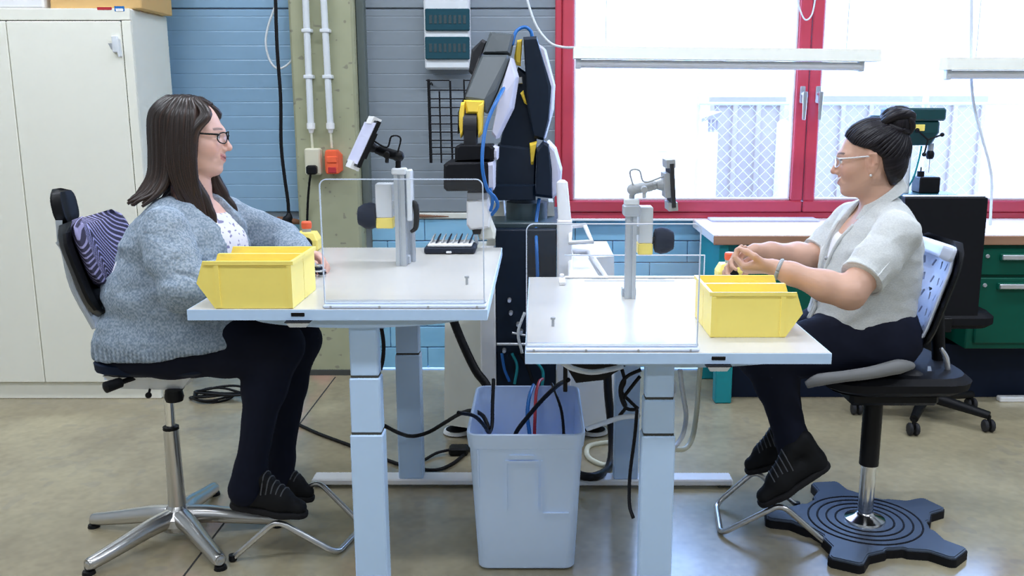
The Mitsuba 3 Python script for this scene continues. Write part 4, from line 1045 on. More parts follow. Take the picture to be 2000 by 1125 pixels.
# ---------------------------------------------------------------- chairs
def bend_slab(w, h, t, curve, lean=0.0, n=13, m=11, round_=0.05, sx=1, lumbar=0.0, puff=0.0):
    """a curved cushion: w along y, h along z, t thick in x, sides bent forwards (+x) by curve; returns verts and faces, centred"""
    front, back = [], []
    for i in range(m):
        zz = (i / (m - 1) - 0.5) * h
        for j in range(n):
            yy = (j / (n - 1) - 0.5)
            edge = max(0, abs(zz) - (h / 2 - round_)) / round_
            ww = w * (1 - (1 - math.sqrt(max(0, 1 - edge ** 2))) * round_ * 2 / w)
            y = yy * ww
            x = curve * (2 * yy) ** 2 + lumbar * math.cos(zz / h * math.pi) + lean * zz
            k = min(1, (1 - abs(2 * yy) ** 6) * (1 - (2 * abs(zz) / h) ** 8)) ** 0.5
            front.append((x + t * (0.25 + 0.75 * k) + puff * k, y, zz))
            back.append((x, y, zz))
    v = np.array(front + back)
    f = []
    N = n * m
    for i in range(m - 1):
        for j in range(n - 1):
            a, b, c, d = i * n + j, i * n + j + 1, (i + 1) * n + j + 1, (i + 1) * n + j
            f += [(a, b, c), (a, c, d), (N + a, N + c, N + b), (N + a, N + d, N + c)]
    rim = [j for j in range(n)] + [i * n + n - 1 for i in range(1, m)] + [(m - 1) * n + j for j in range(n - 2, -1, -1)] + [i * n for i in range(m - 2, 0, -1)]
    for a, b in zip(rim, rim[1:] + rim[:1]):
        f += [(a, N + a, N + b), (a, N + b, b)]
    mm = trimesh.Trimesh(v, f, process=False)
    mm.fix_normals()
    return mm


def stripes(p, n, uv):
    y, z = (p.y - 2.93) / 0.19, p.z
    a = dr.abs(y)
    s = (z - 0.10 * dr.exp(-a * a * 9) + 0.10 * a) * 46 + 1.6 * noise(p.y * 14, p.z * 14, 2.0)
    line = smoothstep(0.28, 0.36, dr.abs(s - dr.floor(s) - 0.5))
    return mix((0.045, 0.042, 0.085), (0.36, 0.34, 0.58), line)


pr('m_stripe', proc(stripes), 0.8)


# left industrial chair
C = thing('work_chair', 'work chair with purple patterned backrest under the woman in the cardigan', 'chair')
cx, cy = -1.208, 2.885
part(C, 'hub', lathe([(0, 0.03), (0.055, 0.03), (0.065, 0.05), (0.060, 0.075), (0.038, 0.095), (0.030, 0.11), (0, 0.11)], (cx, cy, 0), 32), 'm_polish', 30)
ends = [(-1.39, 2.617), (-0.99, 2.649), (-1.538, 2.943), (-1.20, 3.19), (-0.93, 2.94)]
for e in ends:
    d = np.array([e[0] - cx, e[1] - cy])
    d = d / np.linalg.norm(d)
    L = 0.325
    pts = [(cx + d[0] * s * L, cy + d[1] * s * L, z) for s, z in ((0.05, 0.070), (0.3, 0.066), (0.65, 0.046), (0.96, 0.030), (1.0, 0.029))]
    part(C, 'base_arm', tube(pts, [0.034, 0.030, 0.025, 0.0215, 0.012], 14, 4), 'm_polish', True)
    part(C, 'glide', lathe([(0, 0), (0.02, 0), (0.018, 0.01), (0, 0.012)], (cx + d[0] * 0.32, cy + d[1] * 0.32, 0.0005), 14), 'm_black', 30)
part(C, 'column', lathe([(0, 0.08), (0.031, 0.08), (0.027, 0.15), (0.0235, 0.376), (0, 0.376)], (cx, cy, 0), 28), 'm_polish', 30)
part(C, 'collar', lathe([(0.012, 0.374), (0.0255, 0.374), (0.0255, 0.384), (0.012, 0.384), (0.012, 0.374)], (cx, cy, 0), 24), 'm_black', 30)
part(C, 'piston', rod((cx, cy, 0.38), (cx, cy, 0.54), 0.0145), 'm_chrome', 30)
part(C, 'mechanism', hull([(cx - 0.15, cy - 0.12, 0.592), (cx + 0.13, cy - 0.12, 0.592), (cx - 0.15, cy + 0.12, 0.592), (cx + 0.13, cy + 0.12, 0.592), (cx - 0.12, cy - 0.07, 0.535), (cx + 0.07, cy - 0.07, 0.53), (cx - 0.12, cy + 0.07, 0.535), (cx + 0.07, cy + 0.07, 0.53)]), 'm_light_grey')
seat = hull(np.vstack([np.column_stack([rrect(-1.40 + o, -1.00 - o, 2.73 + o, 3.14 - o, 0.09), np.full(20, z)]) for z, o in ((0.592, 0.02), (0.605, 0.002), (0.63, 0.0), (0.645, 0.03))]))
part(C, 'seat', seat, 'm_navy', 30)
for (u, v, Y, r0) in ((340, 772, 2.80, 0.024),):
    p = at(u, v, Y)
    part(C, 'tension_knob', cat([rod(p, p + [0, 0.10, 0.02], 0.012), lathe([(0, -0.018), (0.026, -0.018), (0.03, -0.005), (0.026, 0.018), (0, 0.02)], p, 18)]), 'm_black', 30)
p0, p1 = at(203, 758, 2.70), at(262, 738, 2.78)
part(C, 'lever', cat([tube([p0, p0 + (p1 - p0) * 0.05, p0 + (p1 - p0) * 0.55, p0 + (p1 - p0) * 0.62], [0.008, 0.018, 0.016, 0.008], 14), rod(p0 + (p1 - p0) * 0.5, p1, 0.008)]), 'm_black', 30)
p = at(290, 772, 2.80)
part(C, 'lever', cat([rod(p, p + [0, 0.05, 0.055], 0.004, sides=8), trimesh.creation.icosphere(2, 0.010).apply_translation(p)]), 'm_black', 30)
# back support bracket: blue-grey flat steel at the rear of the seat
part(C, 'back_bracket', hull([at(182, 615, 2.88), at(196, 612, 2.88), at(204, 742, 2.88), at(236, 742, 2.88), at(182, 615, 2.94), at(196, 612, 2.94), at(204, 742, 2.94), at(236, 742, 2.94)]), 'm_pale_blue')
p = at(210, 710, 2.80)
part(C, 'pivot', move(turn(lathe([(0, -0.05), (0.02, -0.05), (0.022, 0), (0.010, 0.004), (0.010, -0.004), (0, -0.004)], sides=20), 90, (1, 0, 0)), p[0], 2.86, p[2]), 'm_silver', 30)
sh = bend_slab(0.42, 0.31, 0.045, 0.09, 0.0, round_=0.09)
sh = turn(sh, -17, (0, 1, 0))
bc = at(158, 528, 2.95)
part(C, 'back_shell', move(sh, bc[0] + 0.0, 2.95, bc[2]), 'm_black', 30)
cu = turn(bend_slab(0.35, 0.23, 0.03, 0.075, 0.0, round_=0.08, puff=0.016), -17, (0, 1, 0))
part(C, 'back_cushion', move(cu, bc[0] + 0.028, 2.95, bc[2] + 0.055), 'm_stripe', 40, label='purple cushion with dark curved lines')
p = at(118, 406, 2.98)
hp = bend_slab(0.12, 0.122, 0.030, 0.015, 0.0, round_=0.05, puff=0.010)
part(C, 'upper_pad', move(turn(hp, -8, (0, 1, 0)), p[0] - 0.012, 2.98, p[2]), 'm_black', 35, label='small black upper back pad')
part(C, 'pad_bracket', cat([hull([at(108, 430, 2.90), at(122, 430, 2.90), at(112, 478, 2.90), at(122, 478, 2.90), at(108, 430, 2.94), at(122, 430, 2.94), at(112, 478, 2.94), at(122, 478, 2.94)]), tube([at(116, 470, 2.93), at(128, 490, 2.93), at(145, 560, 2.93), at(188, 640, 2.92)], 0.014, 10, 4)]), 'm_alu', 30)

# right stool-like chair on a star platform
C2 = thing('swivel_chair', 'swivel chair with perforated white back under the woman in the grey shirt', 'chair')
dx, dy = 1.115, 2.925
pts = []
ang0 = math.radians(-47)
from shapely.ops import unary_union
star = Polygon([(dx + 0.21 * math.cos(t), dy + 0.21 * math.sin(t)) for t in np.linspace(0, 2 * math.pi, 60)[:-1]])
arms = []
for i in range(5):
    t = ang0 + i * 2 * math.pi / 5
    u, w = np.array([math.cos(t), math.sin(t)]), np.array([-math.sin(t), math.cos(t)])
    o = np.array([dx, dy])
    arms.append(Polygon([o + w * 0.105, o + u * 0.20 + w * 0.10, o + u * 0.25 + w * 0.060, o + u * 0.315 + w * 0.056, o + u * 0.33 + w * 0.043, o + u * 0.33 - w * 0.043, o + u * 0.315 - w * 0.056, o + u * 0.25 - w * 0.060, o + u * 0.20 - w * 0.10, o - w * 0.105]))
star = unary_union([star] + arms).buffer(0.012).buffer(-0.024).buffer(0.012)
lay = [prism_z(star, 0.0, 0.026), prism_z(star.buffer(-0.004), 0.026, 0.032), prism_z(star.buffer(-0.009), 0.032, 0.035)]
part(C2, 'platform', lay[0], 'm_black_soft', 30)
pr('m_platform', (0.055, 0.075, 0.11), 0.36)
part(C2, 'platform_top', cat(lay[1:]), 'm_platform', 30)
rings = []
for r in (0.095, 0.125, 0.155, 0.185):
    rings.append(lathe([(r - 0.0035, 0.0345), (r + 0.0035, 0.0345), (r + 0.002, 0.0375), (r - 0.002, 0.0375), (r - 0.0035, 0.0345)], (dx, dy, 0), 64))
for g in rings:
    part(C2, 'ring', g, 'm_black_soft', 30)
part(C2, 'column_foot', lathe([(0, 0.035), (0.068, 0.035), (0.066, 0.042), (0.034, 0.055), (0.026, 0.065), (0, 0.065)], (dx, dy, 0), 32), 'm_chrome', 30)
part(C2, 'piston', rod((dx, dy, 0.05), (dx, dy, 0.26), 0.025), 'm_chrome', 30)
part(C2, 'column', rod((dx, dy, 0.235), (dx, dy, 0.50), 0.0315), 'm_black', 30)
part(C2, 'mechanism', box(1.01, 1.30, dy - 0.08, dy + 0.12, 0.465, 0.515, 0.012), 'm_black')
se = hull(np.vstack([np.column_stack([rrect(0.93 + o, 1.41 - o, 2.79 + o, 3.27 - o, 0.10), np.full(20, z)]) for z, o in ((0.505, 0.03), (0.525, 0.005), (0.55, 0.0), (0.568, 0.02))]))
part(C2, 'seat', se, 'm_black_soft', 30)
t = [at(1575, 752, 2.80), at(1600, 742, 2.79), at(1650, 735, 2.785), at(1700, 728, 2.785), at(1755, 716, 2.79), at(1782, 714, 2.81)]
part(C2, 'seat_cushion', tube(t, [0.012, 0.020, 0.018, 0.020, 0.024, 0.012], 14, 5), 'm_seat_grey', True, label='grey folded seat cushion edge')
part(C2, 'rear_cover', tube([at(1760, 745, 2.86), at(1785, 742, 2.87), at(1805, 748, 2.88)], [0.02, 0.035, 0.02], 14, 4), 'm_rubber', True)
pr('m_seat_grey', (0.17, 0.175, 0.18), 0.75)
# backrest, facing the table (towards -x)
import manifold3d
def perf_back():
    m = bend_slab(0.40, 0.36, 0.014, 0.07, 0.0, n=25, m=25, round_=0.10)
    return m
bk = perf_back()
bk.vertices[:, 0] *= -1
bk.invert()
pb = at(1820, 578, 3.04)
TILT = 17
def put_back(m, off=0):
    return move(turn(m, TILT, (0, 1, 0)), pb[0] + off, 3.04, pb[2])
holes = []
for zi in range(-2, 3):
    for yi in range(-3, 4):
        b_ = trimesh.creation.box((0.25, 0.010, 0.026))
        b_.apply_transform(trimesh.transformations.rotation_matrix(math.radians(20 if (zi + yi) % 2 else -20), (1, 0, 0)))
        holes.append(b_.apply_translation((0, yi * 0.052 + (0.013 if zi % 2 else -0.013), zi * 0.054)))
try:
    bk2 = trimesh.boolean.difference([bk] + holes, engine='manifold')
    if len(bk2.faces) < 100:
        bk2 = bk
except Exception as e:
    print('holes', e)
    bk2 = bk
pr('m_back_white', (0.66, 0.72, 0.88), 0.35)
part(C2, 'backrest', put_back(bk2), 'm_back_white', 30, label='pale blue white perforated back panel')
s2 = bend_slab(0.41, 0.38, 0.020, 0.07, 0.0, n=17, m=15, round_=0.11)
s2.vertices[:, 0] *= -1
s2.invert()
part(C2, 'back_shell', put_back(s2, 0.026), 'm_black', 30)
tp = bend_slab(0.40, 0.05, 0.05, 0.055, 0.0, round_=0.02, puff=0.006)
tp.vertices[:, 0] *= -1
tp.invert()
q = at(1826, 490, 3.04)
part(C2, 'top_roll', move(turn(tp, TILT, (0, 1, 0)), q[0] + 0.03, 3.04, q[2]), 'm_back_white', 35)
part(C2, 'back_bar', tube([at(1828, 560, 3.04), at(1832, 650, 3.04), at(1830, 720, 3.04), (dx + 0.20, 3.02, 0.50), (dx + 0.08, 3.0, 0.48)], 0.022, 12, 5), 'm_black', True)
part(C2, 'back_lever', tube([at(1838, 680, 2.92), at(1848, 700, 2.92), at(1852, 735, 2.92), at(1858, 765, 2.93)], [0.006, 0.010, 0.009, 0.005], 10, 4), 'm_silver', True)
part(C2, 'side_plate', hull([at(1812, 715, 2.90), at(1818, 715, 2.90), at(1808, 770, 2.90), at(1828, 770, 2.90), at(1812, 715, 2.92), at(1818, 715, 2.92), at(1808, 770, 2.92), at(1828, 770, 2.92)]), 'm_pale_blue')

# black office chair at the workbench, seen from behind
C3 = thing('office_chair', 'tall black office chair at the green workbench, behind the woman in the grey shirt', 'chair')
oy = 3.95
a, b = at(1768, 386, oy), at(1930, 386, oy)
c_, d_ = at(1775, 640, oy), at(1905, 640, oy)
part(C3, 'backrest', hull([(a[0], oy, a[2] - 0.004), (b[0], oy, a[2] - 0.004), (a[0] + 0.004, oy + 0.004, a[2]), (b[0] - 0.004, oy + 0.004, a[2]), (a[0], oy + 0.045, a[2]), (b[0], oy + 0.045, a[2]), (c_[0], oy - 0.01, c_[2]), (d_[0], oy - 0.01, c_[2]), (c_[0], oy + 0.04, c_[2]), (d_[0], oy + 0.04, c_[2])]), 'm_black_soft')
part(C3, 'top_edge', box(a[0] + 0.002, b[0] - 0.004, oy + 0.008, oy + 0.04, a[2] + 0.0005, a[2] + 0.008, 0.003), 'm_light_grey')
mx_ = (c_[0] + d_[0]) / 2
part(C3, 'seat', hull(np.vstack([np.column_stack([rrect(mx_ - 0.24 + o, mx_ + 0.24 - o, oy - 0.02 + o, oy + 0.22 - o, 0.07), np.full(20, z)]) for z, o in ((0.45, 0.02), (0.47, 0), (0.50, 0), (0.52, 0.02))])), 'm_black_soft', 30)
part(C3, 'back_bar', box(mx_ - 0.03, mx_ + 0.03, oy - 0.03, oy - 0.012, 0.44, c_[2] + 0.05, 0.004), 'm_black')
part(C3, 'column', rod((mx_, oy + 0.11, 0.10), (mx_, oy + 0.11, 0.45), 0.03), 'm_black', 30)
for i in range(5):
    t = math.radians(-118 + 72 * i)
    e = np.array([mx_ + 0.30 * math.cos(t), oy + 0.11 + 0.26 * math.sin(t), 0.075])
    part(C3, 'base_arm', tube([(mx_, oy + 0.11, 0.11), e], [0.028, 0.018], 12), 'm_black', 30)
    cs = part(C3, 'caster', cat([move(turn(lathe([(0, -0.008), (0.024, -0.008), (0.028, -0.003), (0.028, 0.003), (0.024, 0.008), (0, 0.008)], sides=20), 90, (0, 1, 0)), e[0] + s * 0.014, e[1], 0.0285) for s in (-1, 1)]), 'm_rubber', 30)
    part(cs, 'stem', rod((e[0], e[1], 0.03), (e[0], e[1], 0.075), 0.008, sides=10), 'm_black', 30)
# ---------------------------------------------------------------- people: signed-distance bodies, meshed by surface nets
def axis(lo, hi, h, fine):
    """grid lines from lo to hi, step h, finer inside the (a, b, step) ranges"""
    x, out = lo, [lo]
    while x < hi:
        s = h
        for a, b, hf in fine:
            if a - h <= x <= b:
                s = min(s, hf)
        x += s
        out.append(x)
    return np.array(out, np.float32)


class Field:
    def __init__(self, lo, hi, h, fx=(), fy=(), fz=()):
        self.ax = [axis(lo[i], hi[i], h, (fx, fy, fz)[i]) for i in range(3)]
        self.v = np.full([len(a) for a in self.ax], 0.3, np.float32)

    def sl(self, lo, hi):
        s = [slice(max(0, np.searchsorted(a, l) - 1), np.searchsorted(a, h) + 1) for a, l, h in zip(self.ax, lo, hi)]
        X, Y, Z = [a[k] for a, k in zip(self.ax, s)]
        return tuple(s), X[:, None, None], Y[None, :, None], Z[None, None, :]

    def add(self, fn, lo, hi, k=0.01, mode='u'):
        m = k + 0.02
        s, X, Y, Z = self.sl(np.asarray(lo) - m, np.asarray(hi) + m)
        a = self.v[s]
        if a.size == 0:
            return self
        b = fn(X, Y, Z).astype(np.float32)
        if mode == 'u':
            h = np.clip(0.5 + 0.5 * (b - a) / k, 0, 1)
            self.v[s] = a * h + b * (1 - h) - k * h * (1 - h)
        elif mode == 's':
            h = np.clip(0.5 - 0.5 * (a + b) / k, 0, 1)
            self.v[s] = a * (1 - h) - b * h + k * h * (1 - h)
        return self

    def cone(self, a, b, ra, rb, k=0.01, mode='u'):
        a, b = np.asarray(a, float), np.asarray(b, float)
        d = b - a
        L = max(d @ d, 1e-9)

        def fn(X, Y, Z):
            t = np.clip(((X - a[0]) * d[0] + (Y - a[1]) * d[1] + (Z - a[2]) * d[2]) / L, 0, 1)
            return np.sqrt((X - a[0] - d[0] * t) ** 2 + (Y - a[1] - d[1] * t) ** 2 + (Z - a[2] - d[2] * t) ** 2) - (ra + (rb - ra) * t)
        r = max(ra, rb)
        return self.add(fn, np.minimum(a, b) - r, np.maximum(a, b) + r, k, mode)

    def chain(self, pts, k=0.01, mode='u'):
        for (a, ra), (b, rb) in zip(pts, pts[1:]):
            self.cone(a, b, ra, rb, k, mode)
        return self

    def ell(self, c, r, k=0.01, R=np.eye(3), mode='u'):
        """ellipsoid; columns of R are its axes"""
        c, r = np.asarray(c, float), np.asarray(r, float)

        def fn(X, Y, Z):
            q = [(X - c[0]) * R[0, i] + (Y - c[1]) * R[1, i] + (Z - c[2]) * R[2, i] for i in range(3)]
            k0 = np.sqrt(sum((q[i] / r[i]) ** 2 for i in range(3)))
            k1 = np.sqrt(sum((q[i] / r[i] ** 2) ** 2 for i in range(3))) + 1e-9
            return k0 * (k0 - 1) / k1
        e = np.sqrt(((R * r) ** 2).sum(1))
        return self.add(fn, c - e, c + e, k, mode)

    def torso(self, rows, yaw, k=0.02, grow=0.0, p=2.25):
        """rows of (z, cx, cy, rx, ry); x axis of the section points along yaw"""
        q = np.array(rows)
        c, s = math.cos(yaw), math.sin(yaw)
        from scipy.interpolate import PchipInterpolator
        f = PchipInterpolator(q[:, 0], q[:, 1:], axis=0)

        def fn(X, Y, Z):
            w = f(np.clip(Z.ravel(), q[0, 0], q[-1, 0])).astype(np.float32)
            cx, cy, rx, ry = [w[:, i][None, None, :] for i in range(4)]
            rx, ry = rx + grow, ry + grow
            dx, dy = (X - cx) * c + (Y - cy) * s, -(X - cx) * s + (Y - cy) * c
            d = ((np.abs(dx / rx) ** p + np.abs(dy / ry) ** p) ** (1 / p) - 1) * np.minimum(rx, ry) * 0.9
            e = np.maximum(Z - q[-1, 0] - grow, q[0, 0] - grow - Z)
            h = np.clip(0.5 - 0.5 * (d - e) / 0.03, 0, 1)
            return d * (1 - h) + e * h + 0.03 * h * (1 - h)
        r = q[:, 3:].max() + grow + 0.02
        lo = [q[:, 1].min() - r * 1.1, q[:, 2].min() - r * 1.1, q[0, 0] - 0.02]
        hi = [q[:, 1].max() + r * 1.1, q[:, 2].max() + r * 1.1, q[-1, 0] + 0.02]
        return self.add(fn, lo, hi, k)

    def cut(self, fn, k=0.004):
        """remove where fn < 0"""
        X, Y, Z = self.ax[0][:, None, None], self.ax[1][None, :, None], self.ax[2][None, None, :]
        b = -np.broadcast_to(fn(X, Y, Z), self.v.shape)
        a = self.v
        h = np.clip(0.5 - 0.5 * (a - b) / k, 0, 1)
        self.v = (a * (1 - h) + b * h + k * h * (1 - h)).astype(np.float32)
        return self

    def rough(self, amp, sx, sy, sz, seed=0, oct_=2):
        """cloth folds: noise added near the surface only"""
        near = np.abs(self.v) < 0.04
        i = np.nonzero(near)
        P = np.stack([self.ax[0][i[0]] * sx, self.ax[1][i[1]] * sy, self.ax[2][i[2]] * sz], -1)
        self.v[i] += (amp * (meshkit.fbm(P, oct_, seed) - 0.5) * 2).astype(np.float32)
        return self

    def mesh(self, smooth=2):
        v = self.v
        ins = v < 0
        cnt = sum(ins[a:v.shape[0] - 1 + a, b:v.shape[1] - 1 + b, c:v.shape[2] - 1 + c].astype(np.int8) for a, b, c in np.ndindex(2, 2, 2))
        I = np.stack(np.nonzero((cnt > 0) & (cnt < 8)), 1)
        idx = np.full(cnt.shape, -1, np.int64)
        idx[tuple(I.T)] = np.arange(len(I))
        P = np.zeros((len(I), 3))
        C = np.zeros(len(I))
        corner = list(np.ndindex(2, 2, 2))
        val = {c: v[I[:, 0] + c[0], I[:, 1] + c[1], I[:, 2] + c[2]] for c in corner}
        for c in corner:
            for d in range(3):
                if c[d] == 0:
                    e = list(c)
                    e[d] = 1
                    e = tuple(e)
                    a, b = val[c], val[e]
                    m = (a < 0) != (b < 0)
                    t = a[m] / (a[m] - b[m])
                    q = np.tile(np.array(c, float), (m.sum(), 1))
                    q[:, d] = t
                    P[m] += q
                    C[m] += 1
        P /= C[:, None]
        V = np.zeros_like(P)
        for d in range(3):
            a = self.ax[d].astype(float)
            V[:, d] = a[I[:, d]] + P[:, d] * (a[I[:, d] + 1] - a[I[:, d]])
        F = []
        for d in range(3):
            u, w = (d + 1) % 3, (d + 2) % 3
            s0 = [slice(None)] * 3
            s1 = [slice(None)] * 3
            s0[d], s1[d] = slice(0, -1), slice(1, None)
            A, B = ins[tuple(s0)], ins[tuple(s1)]
            E = np.stack(np.nonzero(A != B), 1)
            E = E[(E[:, u] > 0) & (E[:, w] > 0) & (E[:, u] < v.shape[u] - 1) & (E[:, w] < v.shape[w] - 1)]
            du, dw = np.eye(3, dtype=int)[u], np.eye(3, dtype=int)[w]
            q = np.stack([idx[tuple((E - o).T)] for o in (du * 0, du, du + dw, dw)], 1)
            flip = ~A[tuple(E.T)]
            q[flip] = q[flip][:, ::-1]
            F.append(q)
        F = np.vstack(F)
        F = np.vstack([F[:, [0, 1, 2]], F[:, [0, 2, 3]]])
        m = trimesh.Trimesh(V, F, process=False)
        if smooth:
            from scipy.sparse import coo_matrix, diags
            e = np.unique(np.sort(np.vstack([F[:, [0, 1]], F[:, [1, 2]], F[:, [2, 0]]]), 1), axis=0)
            A_ = coo_matrix((np.ones(2 * len(e)), (np.r_[e[:, 0], e[:, 1]], np.r_[e[:, 1], e[:, 0]])), (len(V), len(V))).tocsr()
            A_ = diags(1.0 / np.maximum(np.asarray(A_.sum(1)).ravel(), 1)) @ A_
            for k_ in range(2 * ((smooth + 1) // 2)):
                V = V + (A_ @ V - V) * (0.5 if k_ % 2 == 0 else -0.52)
            m = trimesh.Trimesh(V, F, process=False)
        return m


def unit(v):
    v = np.asarray(v, float)
    return v / np.linalg.norm(v)


def frame(yaw, pitch=0.0, roll=0.0):
    """columns: forward, left, up; yaw about z (0 = +x), pitch > 0 looks down"""
    c, s = math.cos(yaw), math.sin(yaw)
    Rz = np.array([[c, -s, 0], [s, c, 0], [0, 0, 1]])
    c, s = math.cos(pitch), math.sin(pitch)
    Ry = np.array([[c, 0, s], [0, 1, 0], [-s, 0, c]])
    c, s = math.cos(roll), math.sin(roll)
    Rx = np.array([[1, 0, 0], [0, c, -s], [0, s, c]])
    return Rz @ Ry @ Rx


def head_sdf(F, C, R, s, smile=1.0, plump=0.0):
    """the head's surface, in the head's own axes (x forward, y left, z up; origin between the ears at eye level)"""
    W = lambda x, y, z: C + R @ (np.array([x, y, z]) * s)
    E = lambda c, r, k=0.012, mode='u': F.ell(W(*c), np.array(r) * s, k * s, R, mode)
    K = lambda a, b, ra, rb, k=0.012, mode='u': F.cone(W(*a), W(*b), ra * s, rb * s, k * s, mode)
    E((-0.014, 0, 0.032), (0.094, 0.075, 0.086), 0.01)
    E((0.012, 0, -0.02), (0.080, 0.066 + plump * 0.4, 0.085), 0.03)
    E((0.034, 0, -0.055), (0.050, 0.047 + plump, 0.052), 0.02)
    for q in (-1, 1):
        K((-0.015, 0.056 * q, -0.045), (0.058, 0.016 * q, -0.090), 0.016 + plump * 0.4, 0.015, 0.025)
        E((0.050, 0.036 * q, -0.030), (0.027 + plump * 0.3, 0.026, 0.025), 0.022)
        K((0.083, 0.008 * q, 0.021), (0.060, 0.046 * q, 0.020), 0.010, 0.009, 0.018)
    E((0.069, 0, -0.095), (0.018, 0.020, 0.016), 0.016)
    E((0.02, 0, -0.085), (0.045, 0.035 + plump, 0.022 + plump * 0.6), 0.03)
    for q in (-1, 1):
        F.ell(W(0.094, 0.031 * q, 0.004), np.array([0.014, 0.017, 0.011]) * s, 0.012 * s, R, 's')
        E((0.0735, 0.030 * q, 0.003), (0.0125, 0.0135, 0.0118), 0.003)
        K((0.0845, 0.021 * q, 0.0105), (0.078, 0.042 * q, 0.0085), 0.0032, 0.003, 0.004)
        K((0.0845, 0.021 * q, -0.0055), (0.078, 0.042 * q, -0.0035), 0.0028, 0.0025, 0.004)
    K((0.086, 0, 0.012), (0.107, 0, -0.026), 0.0072, 0.0092, 0.010)
    E((0.1065, 0, -0.0295), (0.0105, 0.0105, 0.0095), 0.006)
    for q in (-1, 1):
        E((0.0935, 0.0115 * q, -0.034), (0.010, 0.0075, 0.0075), 0.006)
        F.ell(W(0.099, 0.0065 * q, -0.0415), np.array([0.005, 0.0028, 0.004]) * s, 0.003 * s, R, 's')
    E((0.074, 0, -0.059), (0.020, 0.028, 0.020), 0.016)
    up = 0.010 * smile
    for q in (-1, 1):
        K((0.0925, 0.003 * q, -0.0565), (0.0785, 0.027 * q, -0.0595 + up), 0.0050, 0.0025, 0.005)
        K((0.0905, 0.0, -0.0675), (0.0785, 0.025 * q, -0.0615 + up), 0.0062, 0.0025, 0.005)
        F.cone(W(0.092, 0.030 * q, -0.036), W(0.080, 0.039 * q, -0.060), 0.003 * s, 0.003 * s, 0.012 * s, 's')
        E((-0.012, 0.076 * q, -0.005), (0.0195, 0.0085, 0.032), 0.006)
        K((-0.022, 0.084 * q, 0.020), (-0.025, 0.084 * q, -0.006), 0.0052, 0.0048, 0.005)
        K((-0.004, 0.081 * q, 0.022), (-0.020, 0.084 * q, 0.023), 0.0045, 0.005, 0.005)
        E((-0.008, 0.077 * q, -0.034), (0.008, 0.006, 0.009), 0.006)
        F.ell(W(-0.010, 0.089 * q, -0.001), np.array([0.0085, 0.009, 0.015]) * s, 0.004 * s, R, 's')
    return W


def head_color(P, C, R, s, skin, lips, brow, smile=1.0, iris=(0.06, 0.04, 0.03)):
    """vertex colours of skin, lips, brows and eyes"""
    q = (P - C) @ R / s
    n = meshkit.fbm(q * 30, 3, 4)
    col = np.array(skin)[None] * (0.93 + 0.14 * n)[:, None]
    g = lambda c, r: np.exp(-((((q - np.array(c)) / np.array(r)) ** 2).sum(1)))
    y = np.abs(q[:, 1])
    qa = np.stack([q[:, 0], y, q[:, 2]], 1)
    ga = lambda c, r: np.exp(-((((qa - np.array(c)) / np.array(r)) ** 2).sum(1)))
    blush = np.clip(0.55 * ga((0.06, 0.042, -0.03), (0.03, 0.022, 0.02)) + 0.5 * g((0.105, 0, -0.03), (0.012, 0.014, 0.012)) + 0.3 * ga((-0.01, 0.08, -0.005), (0.03, 0.01, 0.03)), 0, 1)[:, None]
    col = col * (1 - blush) + blush * np.array(skin) * np.array([1.0, 0.70, 0.66])
    zz = q[:, 2] - 0.010 * smile * (y / 0.027)
    lip = (q[:, 0] > 0.070) & (y < 0.026) & (zz > -0.0735) & (zz < -0.0525)
    line = np.clip((0.0032 * max(smile, 1) ** 2 - np.abs(zz + 0.062) - 0.0022 * (y / 0.026) ** 2) / 0.001, 0, 1) * (q[:, 0] > 0.070) * (y < 0.027)
    inner = np.clip((0.0105 - np.abs(zz + 0.063)) / 0.003, 0, 1) * lip
    col = col * (1 - inner[:, None] * 0.85) + inner[:, None] * 0.85 * np.array(lips)
    col = col * (1 - line[:, None]) + line[:, None] * (np.array((0.70, 0.66, 0.62)) if smile > 1.1 else np.array((0.16, 0.05, 0.05)))
    d = np.sqrt((((qa - np.array((0.0735, 0.030, 0.003))) / np.array((0.0125, 0.0135, 0.0118))) ** 2).sum(1))
    eye = (d < 1.06) & (q[:, 0] > 0.078) & (np.abs(q[:, 2] - 0.003) < 0.0058)
    col[eye] = (0.75, 0.73, 0.70)
    ir = eye & (np.hypot(y - 0.031, q[:, 2] - 0.003) < 0.0055)
    col[ir] = iris
    lash = (d < 1.25) & (q[:, 0] > 0.076) & (np.abs(q[:, 2] - 0.0088) < 0.0019)
    col[lash] = np.array(brow) * 0.8
    bz = 0.0245 + 0.004 * np.cos((y - 0.03) / 0.02)
    bw = np.clip((0.0042 - np.abs(q[:, 2] - bz)) / 0.002, 0, 1) * (y > 0.012) * (y < 0.050) * (q[:, 0] > 0.05)
    bw = (bw * np.clip((y - 0.010) / 0.008, 0, 1) * 0.75)[:, None]
    return np.clip(col * (1 - bw) + bw * np.array(brow), 0, 1)


